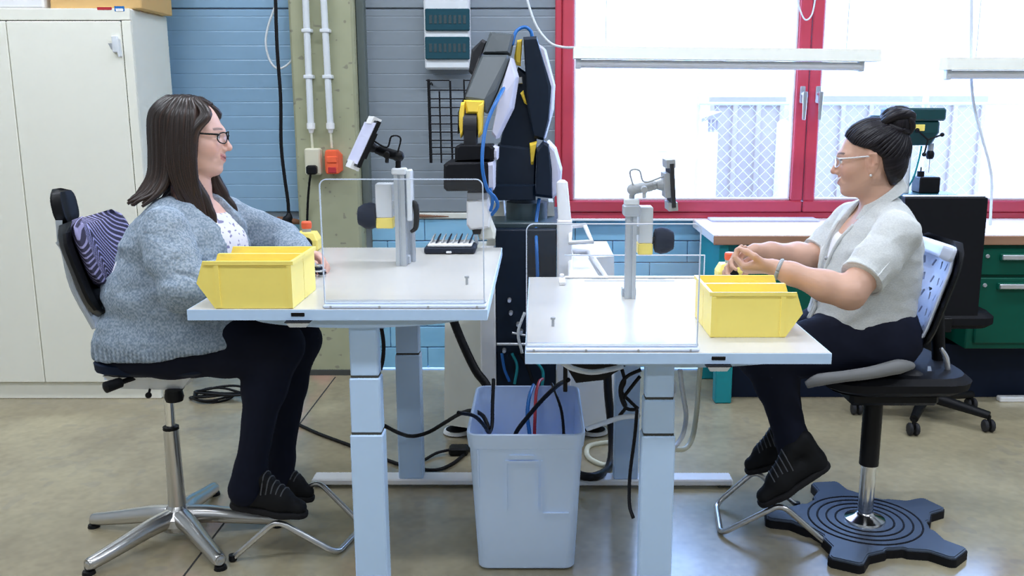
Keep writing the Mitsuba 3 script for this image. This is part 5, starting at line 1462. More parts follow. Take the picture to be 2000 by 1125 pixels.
def hand(F, W, d, n, thumb, curl=(0.5, 0.6, 0.4), sc=1.0, spread=0.06, tc=0.5):
    """W wrist, d towards the knuckles, n out of the palm, thumb = +1 / -1: side of the thumb along n x d"""
    d = unit(d)
    n = unit(n - d * (np.asarray(n, float) @ d))
    l = np.cross(n, d) * thumb
    W = np.asarray(W, float)
    kn = [(0.083, 0.027), (0.087, 0.009), (0.083, -0.009), (0.075, -0.026)]
    for i, (a, b) in enumerate(kn):
        k_ = W + (d * a + l * b) * sc
        F.cone(W + (d * 0.006 + l * b * 0.55) * sc, k_, 0.0155 * sc, 0.0115 * sc, 0.012)
    F.cone(W + (d * 0.02 + l * 0.022 + n * 0.006) * sc, W + (d * 0.055 + l * 0.024 + n * 0.006) * sc, 0.016 * sc, 0.012 * sc, 0.012)
    F.cone(W + (d * 0.02 - l * 0.018 + n * 0.005) * sc, W + (d * 0.06 - l * 0.020 + n * 0.004) * sc, 0.015 * sc, 0.011 * sc, 0.012)
    segs = [(0.043, 0.025, 0.020), (0.047, 0.029, 0.021), (0.044, 0.027, 0.020), (0.034, 0.021, 0.018)]
    for i, (a, b) in enumerate(kn):
        p = W + (d * a + l * b) * sc
        ang = 0.0
        out = unit(d + l * spread * (1.5 - i))
        pts = [(p, 0.0095 * sc)]
        for j in range(3):
            ang += curl[j] * (1 + 0.12 * (i - 1))
            q = unit(out * math.cos(ang) + n * math.sin(ang))
            p = p + q * segs[i][j] * sc
            pts.append((p, (0.0086, 0.0078, 0.0066)[j] * sc * (0.9 if i == 3 else 1)))
        F.chain(pts, 0.0025)
    p = W + (d * 0.022 + l * 0.026 + n * 0.006) * sc
    q = unit(d * 0.62 + l * 0.62 + n * 0.45)
    pts = [(p, 0.0135 * sc)]
    for j, L in enumerate((0.040, 0.030, 0.024)):
        p = p + q * L * sc
        pts.append((p, (0.0108, 0.0092, 0.0072)[j] * sc))
        q = unit(q + (d * 0.5 - l * 0.5 + n * 0.3) * tc)
    F.chain(pts, 0.006)
    return W


def hair_streaks(base, hi):
    def fn(p, n, uv):
        k = noise(uv.x * 40, uv.y * 3, 1.0) * 0.6 + noise(uv.x * 110, uv.y * 5, 7.0) * 0.4
        return mix(base, hi, smoothstep(0.35, 0.85, k))
    return proc(fn)


pr('m_hair_brown', hair_streaks((0.014, 0.0085, 0.007), (0.055, 0.030, 0.022)), 0.36, spec=0.5)
pr('m_hair_black', hair_streaks((0.005, 0.004, 0.007), (0.014, 0.011, 0.016)), 0.42, spec=0.3)
scene['m_skin'] = {'type': 'twosided', 'bsdf': {'type': 'principled', 'base_color': {'type': 'mesh_attribute', 'name': 'vertex_color'}, 'roughness': 0.46, 'specular': 0.45}}


def knit(p, n, uv):
    w = noise(p.x * 260, p.y * 260, p.z * 170)
    big = fbm(p.x * 30, p.y * 30, p.z * 22, 2)
    rib = 0.5 + 0.5 * dr.sin((p.x + 0.6 * p.y) * 520)
    hem = smoothstep(0.70, 0.685, p.z)
    c = mix((0.17, 0.225, 0.295), (0.36, 0.43, 0.51), 0.25 * big + 0.75 * smoothstep(0.15, 0.85, w))
    return c * (1 - hem * 0.35 * rib)


def knit_h(p, n, uv):
    return 0.0022 * noise(p.x * 200, p.y * 200, p.z * 130)


pr('m_knit', proc(knit), 0.9, spec=0.2, bump=proc(knit_h))


def blouse(p, n, uv):
    d = smoothstep(0.70, 0.78, noise(p.x * 95, p.y * 95, p.z * 95 + 4.0))
    return mix((0.74, 0.74, 0.80), (0.16, 0.16, 0.34), d * 0.85)


pr('m_blouse', proc(blouse), 0.8, spec=0.2)
pr('m_shirt', proc(lambda p, n, uv: mix((0.48, 0.50, 0.50), (0.58, 0.60, 0.59), noise(p.x * 300, p.y * 300, p.z * 300))), 0.85, spec=0.2)
pr('m_undershirt', (0.74, 0.73, 0.78), 0.85)
pr('m_trousers', (0.0045, 0.0065, 0.018), 0.8, spec=0.2)
pr('m_shoe', (0.006, 0.0065, 0.008), 0.65, spec=0.2)
pr('m_sole', (0.012, 0.012, 0.014), 0.7, spec=0.2)
pr('m_lace', (0.07, 0.075, 0.085), 0.7)
scene['m_lens'] = {'type': 'thindielectric', 'int_ior': 1.5}


def lock(pts, r, flat=1.0, n=5, sides=8):
    """a tapered lock of hair, with uv (around, along)"""
    m = tube(pts, r, sides, n)
    k = (len(m.vertices) - 2) // sides
    u = np.concatenate([np.tile(np.arange(sides) / sides, k), [0, 0]])
    w = np.concatenate([np.repeat(np.arange(k) / k, sides), [0, 1]])
    return m, np.stack([u, w], 1)


def join_uv(items):
    ms, uvs = zip(*items)
    m = trimesh.Trimesh(np.vstack([x.vertices for x in ms]), np.vstack([x.faces + o for x, o in zip(ms, np.cumsum([0] + [len(x.vertices) for x in ms[:-1]]))]), process=False)
    return m, np.vstack(uvs)


def shoe(parent, heel, toe, width, lab, tilt=0.0, tall=0.075):
    """a laced shoe whose sole runs from heel to toe"""
    heel, toe = np.array(heel), np.array(toe)
    f = unit(toe - heel)
    s = unit(np.cross([0, 0, 1.0], f))
    u = np.cross(f, s)
    L = np.linalg.norm(toe - heel)
    P = lambda a, b, c: heel + f * a * L + s * b + u * c
    lo, hi = np.minimum(heel, toe) - 0.08, np.maximum(heel, toe) + 0.10
    hi[2] += 0.06
    F = Field(lo, hi, 0.0045)
    F.cone(P(0.13, 0, 0.045), P(0.62, 0, 0.042), 0.036, 0.037, 0.02)
    F.cone(P(0.62, 0.003, 0.038), P(0.87, 0.003, 0.030), 0.037, 0.026, 0.02)
    F.cone(P(0.12, 0, 0.03), P(0.14, 0, tall + 0.02), 0.034, 0.034, 0.02)
    F.cone(P(0.30, 0, tall + 0.012), P(0.66, 0, 0.062), 0.030, 0.020, 0.03)
    F.cut(lambda X, Y, Z: (X - heel[0]) * u[0] + (Y - heel[1]) * u[1] + (Z - heel[2]) * u[2] - 0.012)
    a = part(parent, 'shoe', F.mesh(2), 'm_shoe', True, label=lab)
    from scipy.interpolate import RegularGridInterpolator
    look = RegularGridInterpolator(F.ax, F.v, bounds_error=False, fill_value=1.0)
    G = Field(lo, hi, 0.0045)
    G.cone(P(0.11, 0, 0.005), P(0.66, 0.002, 0.005), 0.036, 0.042, 0.02)
    G.cone(P(0.66, 0.002, 0.005), P(0.88, 0.003, 0.012), 0.042, 0.030, 0.02)
    G.cut(lambda X, Y, Z: 0.021 - ((X - heel[0]) * u[0] + (Y - heel[1]) * u[1] + (Z - heel[2]) * u[2]))
    G.cut(lambda X, Y, Z: 0.0 + ((X - heel[0]) * u[0] + (Y - heel[1]) * u[1] + (Z - heel[2]) * u[2]))
    part(a, 'sole', G.mesh(1), 'm_sole', True)
    for i in range(5):
        q = 0.40 + 0.065 * i
        w = 0.030
        pts = []
        for t in np.linspace(-1, 1, 9):
            e = q + 0.02 * (t + 1)
            hs = np.linspace(0.19, 0.0, 96)
            vals = look(np.array([P(e, w * t, h_) for h_ in hs]))
            hit = np.nonzero(vals < 0)[0]
            if len(hit):
                pts.append(P(e, w * t, hs[hit[0]] + 0.001))
        if len(pts) > 3:
            part(a, 'lace', tube(pts, 0.0026, 6, 2), 'm_lace', True)
    return a


def spectacles(parent, W, s, mat_, label, rim=0.0018):
    k = part(parent, 'spectacles', cat([tube([W(-0.016, q * 0.079, 0.010), W(0.0, q * 0.080, 0.016), W(0.05, q * 0.0745, 0.014), W(0.090, q * 0.060, 0.013)], [0.0022, 0.0026, 0.0026, 0.003], 8, 4) for q in (-1, 1)] +
                                       [tube([W(0.104 - 0.010 * abs(math.cos(t)) * (1 if math.cos(t) > 0 else 0) - 0.004 * (1 + math.cos(t)), q * (0.034 + 0.026 * math.cos(t)), 0.002 + 0.0165 * math.sin(t)) for t in np.linspace(0, 2 * math.pi, 29)], rim, 6) for q in (-1, 1)] +
                                       [tube([W(0.104, -0.009, 0.006), W(0.108, 0, 0.009), W(0.104, 0.009, 0.006)], rim, 6, 4)]), mat_, True, label=label)
    for q in (-1, 1):
        ring = [W(0.104 - 0.010 * abs(math.cos(t)) * (1 if math.cos(t) > 0 else 0) - 0.004 * (1 + math.cos(t)), q * (0.034 + 0.0255 * math.cos(t)), 0.002 + 0.016 * math.sin(t)) for t in np.linspace(0, 2 * math.pi, 24, endpoint=False)]
        v = np.array(ring + [np.mean(ring, 0)])
        part(k, 'lens', trimesh.Trimesh(v, [(i, (i + 1) % 24, 24) for i in range(24)], process=False), 'm_lens')
    return k
# ================================================================ woman in the cardigan (left)
A = thing('person', 'woman with long brown hair in a grey knit cardigan sitting at the left table', 'person')
yaw = math.radians(-9)
TA = [(0.590, -1.205, 2.92, 0.170, 0.205), (0.64, -1.200, 2.92, 0.222, 0.222), (0.70, -1.19, 2.92, 0.232, 0.220), (0.745, -1.178, 2.92, 0.236, 0.218), (0.79, -1.168, 2.92, 0.221, 0.205), (0.845, -1.157, 2.92, 0.230, 0.208), (0.93, -1.137, 2.92, 0.212, 0.196),
      (1.01, -1.122, 2.92, 0.188, 0.188), (1.07, -1.118, 2.92, 0.140, 0.180), (1.11, -1.112, 2.92, 0.100, 0.150), (1.15, -1.105, 2.92, 0.062, 0.080)]
hA, sA = np.array([-1.082, 2.925, 1.324]), 1.03
RA = frame(math.radians(7), math.radians(3))
shN, elN, wrN = np.array([-1.115, 2.735, 1.050]), np.array([-1.040, 2.650, 0.890]), np.array([-0.815, 2.855, 0.945])
shF, elF, wrF = np.array([-1.035, 3.090, 1.052]), np.array([-0.885, 3.150, 0.965]), np.array([-0.775, 3.010, 0.940])
hipN, hipF = np.array([-1.17, 2.83, 0.675]), np.array([-1.14, 3.01, 0.675])
knN, knF = at(548, 676, 2.80), at(585, 664, 3.02)
anN, anF = at(490, 915, 2.755), at(548, 895, 3.02)
nk = np.array([-1.095, 2.92, 1.10])


def legs(F, g, hipN, hipF, knN, knF, anN, anF, hr=0.098, kr=0.066, ar=0.040, k=0.03, calf=0.056):
    for h, kn, an in ((hipN, knN, anN), (hipF, knF, anF)):
        F.chain([(h, hr + g), (h * 0.45 + kn * 0.55, (hr + kr) / 2 + 0.006 + g), (kn, kr + g)], k)
        m = kn * 0.65 + an * 0.35
        b = unit(np.array([kn[0] - h[0], 0, 0])) * -0.018
        F.chain([(kn, kr * 0.94 + g), (m + b, calf + g), (an, ar + g)], k)
    c = (hipN + hipF) / 2
    F.ell(c + [0, 0, 0.01], (0.155 + g, 0.195 + g, 0.105 + g), 0.05)


F = Field((-1.52, 2.56, 0.10), (-0.60, 3.28, 1.50), 0.011, fx=[(-1.21, -0.955, 0.0029), (-0.84, -0.61, 0.0034)], fy=[(2.80, 3.04, 0.0032)], fz=[(1.17, 1.47, 0.0029), (0.88, 1.0, 0.0034)])
F.torso(TA, yaw, 0.02, -0.020)
legs(F, -0.008, hipN, hipF, knN, knF, anN, anF)
F.chain([(anN, 0.034), (at(478, 958, 2.75), 0.022), (at(545, 982, 2.745), 0.016)], 0.02)
F.chain([(anF, 0.034), (at(522, 932, 3.02), 0.022), (at(575, 955, 3.01), 0.016)], 0.02)
for s_, e_, w_ in ((shN, elN, wrN), (shF, elF, wrF)):
    F.chain([(s_, 0.062), (e_, 0.046), (w_, 0.027)], 0.03)
F.chain([(nk + [0.0, 0, -0.04], 0.062), (nk + [0.0, 0, 0.07], 0.054), (hA + [-0.018, 0, -0.05], 0.052)], 0.03)
WA = head_sdf(F, hA, RA, sA, 1.0, 0.007)
hand(F, wrN, (0.80, 0.16, -0.16), (0.0, 0.55, -0.8), -1, (0.55, 0.7, 0.45), 0.94)
hand(F, wrF, (0.80, -0.42, -0.14), (-0.2, -0.6, -0.75), 1, (0.5, 0.7, 0.45), 0.94)
m = F.mesh(2)
skinA = (0.70, 0.44, 0.37)
part(A, 'body', m, 'm_skin', True, color=head_color(m.vertices, hA, RA, sA, skinA, (0.52, 0.19, 0.19), (0.045, 0.028, 0.022)))

# trousers
F = Field((-1.45, 2.62, 0.12), (-0.60, 3.22, 0.82), 0.0085)
legs(F, 0.006, hipN, hipF, knN, knF, anN, anF)
F.torso(TA[:4], yaw, 0.04, -0.012)
F.rough(0.006, 14, 14, 9, 3)
F.cone(anN, anN + (anN - knN) * 0.17, 0.050, 0.056, 0.02).cone(anF, anF + (anF - knF) * 0.17, 0.050, 0.056, 0.02)
part(A, 'trousers', F.mesh(2), 'm_trousers', True, label='dark navy trousers')

# blouse and cardigan
cF, sF = math.cos(yaw), math.sin(yaw)
F = Field((-1.48, 2.64, 0.60), (-0.86, 3.2, 1.2), 0.0075)
F.torso(TA, yaw, 0.02, -0.012)
F.cut(lambda X, Y, Z: Z - 0.74)
F.cut(lambda X, Y, Z: 1.135 - 0.55 * np.maximum(0, (X + 1.10)) - Z)
F.rough(0.005, 18, 18, 8, 5)
part(A, 'blouse', F.mesh(2), 'm_blouse', True, label='white blouse with small dark blue pattern')
F = Field((-1.50, 2.53, 0.60), (-0.72, 3.28, 1.2), 0.0062)
F.torso(TA, yaw, 0.02, 0.0)
for h_, k_ in ((hipN, knN), (hipF, knF)):
    F.chain([(h_ + [0, 0, 0.01], 0.125), (h_ * 0.62 + k_ * 0.38, 0.104), (h_ * 0.42 + k_ * 0.58, 0.094)], 0.06)
F.cut(lambda X, Y, Z: -((X - (-0.925)) + 0.10 * (Z - 0.7)))
F.cut(lambda X, Y, Z: Z - 0.668 - 0.14 * (X + 1.15))
for s_, e_, w_, q in ((shN, elN, wrN, 1), (shF, elF, wrF, 0.92)):
    F.chain([(s_, 0.078 * q), (s_ * 0.5 + e_ * 0.5 + [-0.004, 0, -0.006], 0.076 * q), (e_, 0.066 * q), (e_ * 0.5 + w_ * 0.5, 0.055 * q), (w_, 0.040 * q)], 0.009)
F.cone(nk + [-0.045, -0.10, -0.005], nk + [-0.045, 0.10, -0.005], 0.042, 0.042, 0.03)


def front_gap(X, Y, Z):
    dx, dy = (X + 1.12) * cF + (Y - 2.92) * sF, -(X + 1.12) * sF + (Y - 2.92) * cF
    w = np.interp(Z, [0.6, 0.72, 0.80, 0.9, 1.0, 1.08, 1.14], [0.012, 0.02, 0.035, 0.055, 0.070, 0.078, 0.085])
    return np.maximum(np.abs(dy + 0.005) - w, -(dx - 0.02))


F.cut(front_gap)
F.cut(lambda X, Y, Z: np.sqrt((X - nk[0] - 0.01) ** 2 + (Y - nk[1]) ** 2) - 0.078 + np.maximum(0, 1.12 - Z) * 2.0)
F.rough(0.016, 7, 7, 12, 9)
F.rough(0.005, 22, 22, 30, 11)
F.cone((-1.200, 2.705, 1.00), (-1.140, 2.680, 0.85), 0.010, 0.011, 0.018, 's').cone((-1.140, 2.680, 0.85), (-1.04, 2.690, 0.800), 0.011, 0.008, 0.018, 's')
# gathers in the bend of the near sleeve and at the waist
for t, dz in ((0.15, 0.0), (0.35, 0.012), (0.55, -0.008)):
    p = elN * (1 - t) + wrN * t
    F.cone(p + [-0.03, -0.075, 0.05 + dz], p + [0.05, -0.05, 0.02 + dz], 0.004, 0.002, 0.014, 's')
part(A, 'cardigan', F.mesh(2), 'm_knit', True, label='grey knit cardigan')

# hair
items = []
F = Field(hA - 0.16, hA + 0.17, 0.005)
F.ell(WA(-0.014, 0, 0.034), np.array([0.098, 0.081, 0.090]) * sA, 0.01, RA)
F.ell(WA(-0.045, 0, -0.03), np.array([0.075, 0.078, 0.10]) * sA, 0.03, RA)
F.cut(lambda X, Y, Z: -((X - hA[0]) * RA[0, 0] + (Y - hA[1]) * RA[1, 0] + (Z - hA[2]) * RA[2, 0] - 0.036 - 0.35 * np.maximum(0, (Z - hA[2]) - 0.055)) * 1.0)
capm = F.mesh(2)
q = (capm.vertices - hA) @ RA
items.append((capm, np.stack([np.arctan2(q[:, 1], q[:, 0] + 0.02) / 3.0, q[:, 2] * 3], 1)))
rr = random.Random(11)
def on_cap(th, ph, o=0.0):
    """th: azimuth from the front, ph: elevation"""
    return (-0.014 + (0.097 + o) * math.cos(th) * math.cos(ph), (0.083 + o) * math.sin(th) * math.cos(ph), 0.032 + (0.088 + o) * math.sin(ph))
for side in (-1, 1):
    for i in range(34):
        f = i / 33
        th = math.radians(42 + 138 * f) * side          # where it passes the side of the head
        jx = rr.uniform(-0.004, 0.004)
        o = rr.uniform(-0.002, 0.005)
        top = (0.055 - 0.125 * f + jx, 0.004 * side, 0.1165 - 0.9 * (0.055 - 0.125 * f + 0.016) ** 2 / 0.1 * 0.45 + 0.004)
        P = [top]
        for e in (58, 34, 8):
            g = math.radians(e)
            t2 = th * (1 - 0.10 * (e / 60)) if f < 0.75 else th
            P.append(on_cap(t2, g, o))
        x, y, _ = P[-1]
        if f < 0.16:           # front locks fall past the cheek to the chest
            x0 = 0.024 - 0.12 * f
            P[-2] = (0.062 - 0.1 * f, 0.066 * side, 0.070)
            P[-1] = (x0 + 0.006, 0.083 * side, 0.02)
            x0 += 0.028 if side > 0 else 0.0
            P += [(x0 - 0.002, 0.086 * side, -0.05), (x0 - 0.006, 0.080 * side, -0.11), (x0 + 0.010 + rr.uniform(0, 0.02), 0.078 * side, -0.175), (x0 + 0.04 + rr.uniform(0, 0.02), 0.082 * side, -0.225), (x0 + 0.055 + rr.uniform(-0.01, 0.02), 0.078 * side, -0.262 + rr.uniform(-0.012, 0.012))]
        elif f < 0.5:
            P += [(x - 0.002, 0.092 * side, -0.05), (x * 0.9 + 0.004, 0.093 * side, -0.12), (x * 0.7 + 0.012 + rr.uniform(0, 0.02), 0.094 * side, -0.19), (x * 0.5 + 0.03 + rr.uniform(0, 0.04), 0.098 * side, -0.235 + rr.uniform(-0.02, 0.012))]
        else:
            s2 = 1 + 0.25 * (f - 0.5)
            P += [(x * 1.0, y * 1.03, -0.06), (x * 1.02 - 0.003, y * 1.10, -0.12), (x * 1.08 - 0.02 * s2, y * 1.2 + 0.01 * side, -0.165), (x * 1.2 - 0.045 + rr.uniform(-0.02, 0.01), y * 1.25 + 0.02 * side, -0.20 + rr.uniform(-0.008, 0.008))]
        w = [0.006, 0.012, 0.014, 0.0145] + [0.0145] * (len(P) - 6) + [0.010, 0.004]
        items.append(lock([WA(*p) for p in P], np.array(w) * rr.uniform(0.85, 1.1)))
hm, huv = join_uv(items)
part(A, 'hair', hm, 'm_hair_brown', True, uv=huv, label='long straight dark brown hair')
spectacles(A, WA, sA, 'm_black', 'dark framed spectacles')
shoe(A, at(455, 988, 2.755), at(600, 1012, 2.735), 0.1, 'black laced shoe on the footrest', tall=0.11)
shoe(A, at(500, 955, 3.03), at(610, 980, 3.015), 0.1, 'black laced shoe on the footrest', tall=0.095)

# ================================================================ woman in the grey shirt (right)
B = thing('person', 'woman with dark hair in a bun and a short-sleeved grey shirt at the right table', 'person')
yaw = math.radians(180 + 6)
TB = [(0.62, 1.085, 3.0, 0.150, 0.185), (0.66, 1.078, 3.0, 0.172, 0.195), (0.71, 1.074, 3.0, 0.172, 0.188), (0.77, 1.084, 3.0, 0.162, 0.172), (0.85, 1.092, 3.0, 0.160, 0.166), (0.93, 1.100, 3.0, 0.152, 0.166),
      (0.99, 1.106, 3.0, 0.138, 0.165), (1.04, 1.112, 3.0, 0.110, 0.160), (1.075, 1.118, 3.0, 0.085, 0.135), (1.115, 1.125, 3.0, 0.055, 0.075)]
hB, sB = np.array([1.068, 3.0, 1.247]), 1.0
RB = frame(math.radians(180 - 19), math.radians(5))
shN, elN, wrN = np.array([1.115, 2.835, 1.022]), np.array([0.935, 2.705, 0.868]), np.array([0.722, 2.80, 0.932])
shF, elF, wrF = np.array([1.085, 3.165, 1.020]), np.array([0.955, 3.13, 0.905]), np.array([0.715, 2.985, 0.952])
hipN, hipF = np.array([1.12, 2.91, 0.660]), np.array([1.11, 3.09, 0.660])
knN, knF = at(1482, 690, 2.89), at(1494, 682, 3.07)
anN, anF = at(1548, 862, 2.90), at(1545, 845, 3.09)
nk = np.array([1.108, 3.0, 1.105])
F = Field((0.51, 2.60, 0.10), (1.36, 3.28, 1.42), 0.011, fx=[(0.95, 1.175, 0.0029), (0.53, 0.77, 0.0031)], fy=[(2.90, 3.10, 0.0034), (2.74, 2.90, 0.0034)], fz=[(1.11, 1.39, 0.0029), (0.86, 1.0, 0.0031)])
F.torso(TB, yaw, 0.02, -0.018)
legs(F, -0.008, hipN, hipF, knN, knF, anN, anF, 0.092, 0.060, 0.036, 0.03, 0.050)
F.chain([(anN, 0.032), (at(1588, 890, 2.88), 0.020), (at(1535, 930, 2.86), 0.016)], 0.02)
F.chain([(anF, 0.032), (at(1555, 862, 3.10), 0.020), (at(1500, 888, 3.10), 0.016)], 0.02)
for s_, e_, w_ in ((shN, elN, wrN), (shF, elF, wrF)):
    mm = e_ * 0.7 + w_ * 0.3
    F.chain([(s_, 0.058), (s_ * 0.5 + e_ * 0.5, 0.053), (e_, 0.046), (mm + [0, 0, -0.002], 0.045), (e_ * 0.25 + w_ * 0.75, 0.032), (w_, 0.0255)], 0.025)
F.chain([(nk + [0.01, 0, -0.05], 0.060), (nk + [0.0, 0, 0.03], 0.050), (hB + [0.020, 0, -0.05], 0.048)], 0.03)
for s_ in (shN, shF):
    F.cone(nk + [0.012, 0, -0.02], s_ + [0, 0, 0.005], 0.042, 0.050, 0.03)
WB = head_sdf(F, hB, RB, sB, 1.3, 0.003)
tN, tF = at(1462, 528, 2.85), at(1425, 512, 2.97)
hand(F, wrN, (-0.88, 0.30, -0.12), (-0.10, 0.45, 0.85), 1, (0.95, 1.15, 0.7), 0.96, 0.05, 0.8)
hand(F, wrF, (-0.86, -0.10, -0.36), (0.15, -0.70, -0.6), 1, (0.5, 0.6, 0.45), 0.96, 0.05, 0.6)
m = F.mesh(2)
skinB = (0.56, 0.335, 0.245)
part(B, 'body', m, 'm_skin', True, color=head_color(m.vertices, hB, RB, sB, skinB, (0.42, 0.15, 0.14), (0.02, 0.014, 0.014), 1.3))
F = Field((0.60, 2.72, 0.22), (1.34, 3.26, 0.78), 0.0085)
legs(F, 0.006, hipN, hipF, knN, knF, anN, anF, 0.094, 0.064, 0.046, 0.03, 0.056)
F.torso(TB[:4], yaw, 0.04, -0.008)
F.cone(anN, anN + (anN - knN) * 0.14, 0.054, 0.060, 0.02).cone(anF, anF + (anF - knF) * 0.14, 0.052, 0.056, 0.02)
F.rough(0.007, 12, 12, 14, 13)
part(B, 'trousers', F.mesh(2), 'm_trousers', True, label='black trousers')

cF, sF = math.cos(yaw), math.sin(yaw)
def fr(X, Y, Z):
    return (X - 1.10) * cF + (Y - 3.0) * sF, -(X - 1.10) * sF + (Y - 3.0) * cF
F = Field((0.88, 2.78, 0.62), (1.32, 3.22, 1.16), 0.0075)
F.torso(TB, yaw, 0.02, -0.010)
F.cut(lambda X, Y, Z: 1.085 - 0.75 * np.maximum(0, fr(X, Y, Z)[0]) - Z)
part(B, 'undershirt', F.mesh(2), 'm_undershirt', True, label='pale undershirt in the open collar')
F = Field((0.84, 2.62, 0.60), (1.36, 3.28, 1.2), 0.0058)
F.torso(TB, yaw, 0.02, 0.002)
slN, slF = shN * 0.24 + elN * 0.76, shF * 0.12 + elF * 0.88
G = Field((0.84, 2.62, 0.78), (1.36, 3.28, 1.2), 0.0058)
for s_, e_, q in ((shN, slN, 1.0), (shF, slF, 0.95)):
    G.chain([(s_, 0.070 * q), (s_ * 0.4 + e_ * 0.6, 0.069 * q), (e_ + (e_ - s_) * 0.3, 0.067 * q)], 0.02)
dN, dF = unit(elN - shN), unit(elF - shF)
for d_, e_, y0 in ((dN, slN, -1), (dF, slF, 1)):
    G.cut(lambda X, Y, Z: np.where(np.broadcast_to((Y - 3.0) * y0 > 0, np.broadcast_shapes(X.shape, Y.shape, Z.shape)), -((X - e_[0]) * d_[0] + (Y - e_[1]) * d_[1] + (Z - e_[2]) * d_[2]), 1.0), 0.003)
    # hollow sleeve end: the arm shows inside
F.add(lambda X, Y, Z: G.v[np.ix_(np.searchsorted(G.ax[0], X.ravel()).clip(0, len(G.ax[0]) - 1), np.searchsorted(G.ax[1], Y.ravel()).clip(0, len(G.ax[1]) - 1), np.searchsorted(G.ax[2], Z.ravel()).clip(0, len(G.ax[2]) - 1))], (0.86, 2.64, 0.80), (1.34, 3.26, 1.18), 0.012)
for s_ in (shN, shF):
    F.cone(nk + [0.014, 0, -0.012], s_ + [0, 0, 0.005], 0.052, 0.062, 0.03)
def gapB(X, Y, Z):
    dx, dy = fr(X, Y, Z)
    w = np.interp(Z, [0.62, 0.80, 0.90, 0.98, 1.04, 1.10], [0.004, 0.004, 0.016, 0.034, 0.050, 0.060])
    return np.maximum(np.abs(dy) - w, -(dx - 0.01))
F.cut(gapB)
F.cut(lambda X, Y, Z: np.maximum(np.sqrt((X - nk[0]) ** 2 + (Y - nk[1]) ** 2) - 0.058, -(Z - 1.10 - 0.8 * (X - nk[0]))))
F.cut(lambda X, Y, Z: -(0.712 - 0.10 * (X - 1.07) + 0.006 * np.sin(X * 30) - Z))
F.rough(0.008, 8, 8, 16, 21)
F.rough(0.004, 26, 26, 34, 23)
for a_, b_ in (((1.20, 2.84, 0.91), (1.10, 2.82, 0.87)), ((1.18, 2.80, 1.0), (1.11, 2.765, 0.955)), ((1.08, 2.77, 0.985), (1.03, 2.73, 0.95))):
    F.cone(a_, b_, 0.003, 0.002, 0.014, 's')
sm = F.mesh(2)
part(B, 'shirt', sm, 'm_shirt', True, label='grey short-sleeved shirt')
# cuff, tab, collar and buttons
def ring_on(c, d, r, rr_, n=40):
    a = unit(np.cross(d, [0, 0, 1.0]))
    b = np.cross(d, a)
    return tube([c + (a * math.cos(t) + b * math.sin(t)) * r for t in np.linspace(0, 2 * math.pi, n)], rr_, 8)
for e_, d_, q in ((slN, dN, 1.0), (slF, dF, 0.95)):
    part(B, 'cuff', ring_on(e_ - d_ * 0.004, d_, 0.0655 * q, 0.0042), 'm_shirt', True)
tabs = slN + np.array([0.0, -0.064, 0.02])
tr = np.array([0.25, -1.0, 0.0])
tr = unit(tr - dN * (tr @ dN))
tt = np.cross(dN, tr)
tq = slN - dN * 0.036 + tr * 0.0665
part(B, 'sleeve_tab', hull([tq + dN * a_ + tt * b_ + tr * c_ for a_ in (-0.036, 0.036) for b_ in (-0.011, 0.011) for c_ in (-0.004, 0.005)]), 'm_shirt')
col = []
for side in (-1, 1):
    v, f = [], []
    K = 16
    for i in range(K + 1):
        t = math.radians(178 - 150 * i / K) * side
        c, s_ = math.cos(t), math.sin(t)
        base = nk + np.array([0.004, 0, 0.030 - 0.8 * 0.062 * c])
        e1 = np.array([-c * 0.062, s_ * 0.062, 0])
        wid = 0.030 + 0.016 * max(0, c)
        top = base + e1 + [0, 0, 0.012]
        low = base + e1 * (1 + 0.30) + np.array([0, 0, -wid + 0.012])
        if i == K:
            low = low + np.array([-0.012, 0, 0.0])
        for p_, o in ((top, 0), (low, 0), (low, -0.004), (top, -0.004)):
            v.append(p_ + unit(e1) * (o + 0.004))
    for i in range(K):
        for j in range(4):
            a, b = i * 4 + j, i * 4 + (j + 1) % 4
            f += [(a, b, b + 4), (a, b + 4, a + 4)]
    f += [(0, 1, 2), (0, 2, 3), (K * 4, K * 4 + 2, K * 4 + 1), (K * 4, K * 4 + 3, K * 4 + 2)]
    mm = trimesh.Trimesh(v, f, process=False)
    mm.fix_normals()
    part(B, 'collar', mm, 'm_shirt', 50)
from scipy.interpolate import PchipInterpolator
qB = np.array(TB)
fB = PchipInterpolator(qB[:, 0], qB[:, 1:], axis=0)
for side in (-1, 1):
    P = []
    for z in np.linspace(1.045, 0.725, 16):
        cx_, cy_, rx_, ry_ = fB(z)
        w = np.interp(z, [0.62, 0.80, 0.90, 0.98, 1.04, 1.10], [0.004, 0.004, 0.016, 0.034, 0.050, 0.060]) + 0.003
        fx = (rx_ + 0.004) * (1 - (w / ry_) ** 2.25) ** (1 / 2.25)
        dy = w * side
        P.append((cx_ + fx * cF - dy * sF, cy_ + fx * sF + dy * cF, z))
    part(B, 'placket', tube(P, 0.0055, 8, 3), 'm_shirt', True)
for z in (0.93, 0.86, 0.79):
    cx_, cy_, rx_, ry_ = fB(z)
    part(B, 'button', trimesh.creation.icosphere(2, 0.006).apply_translation((cx_ + (rx_ + 0.007) * cF - 0.012 * sF, cy_ + (rx_ + 0.007) * sF + 0.012 * cF, z)), 'm_grey', True)
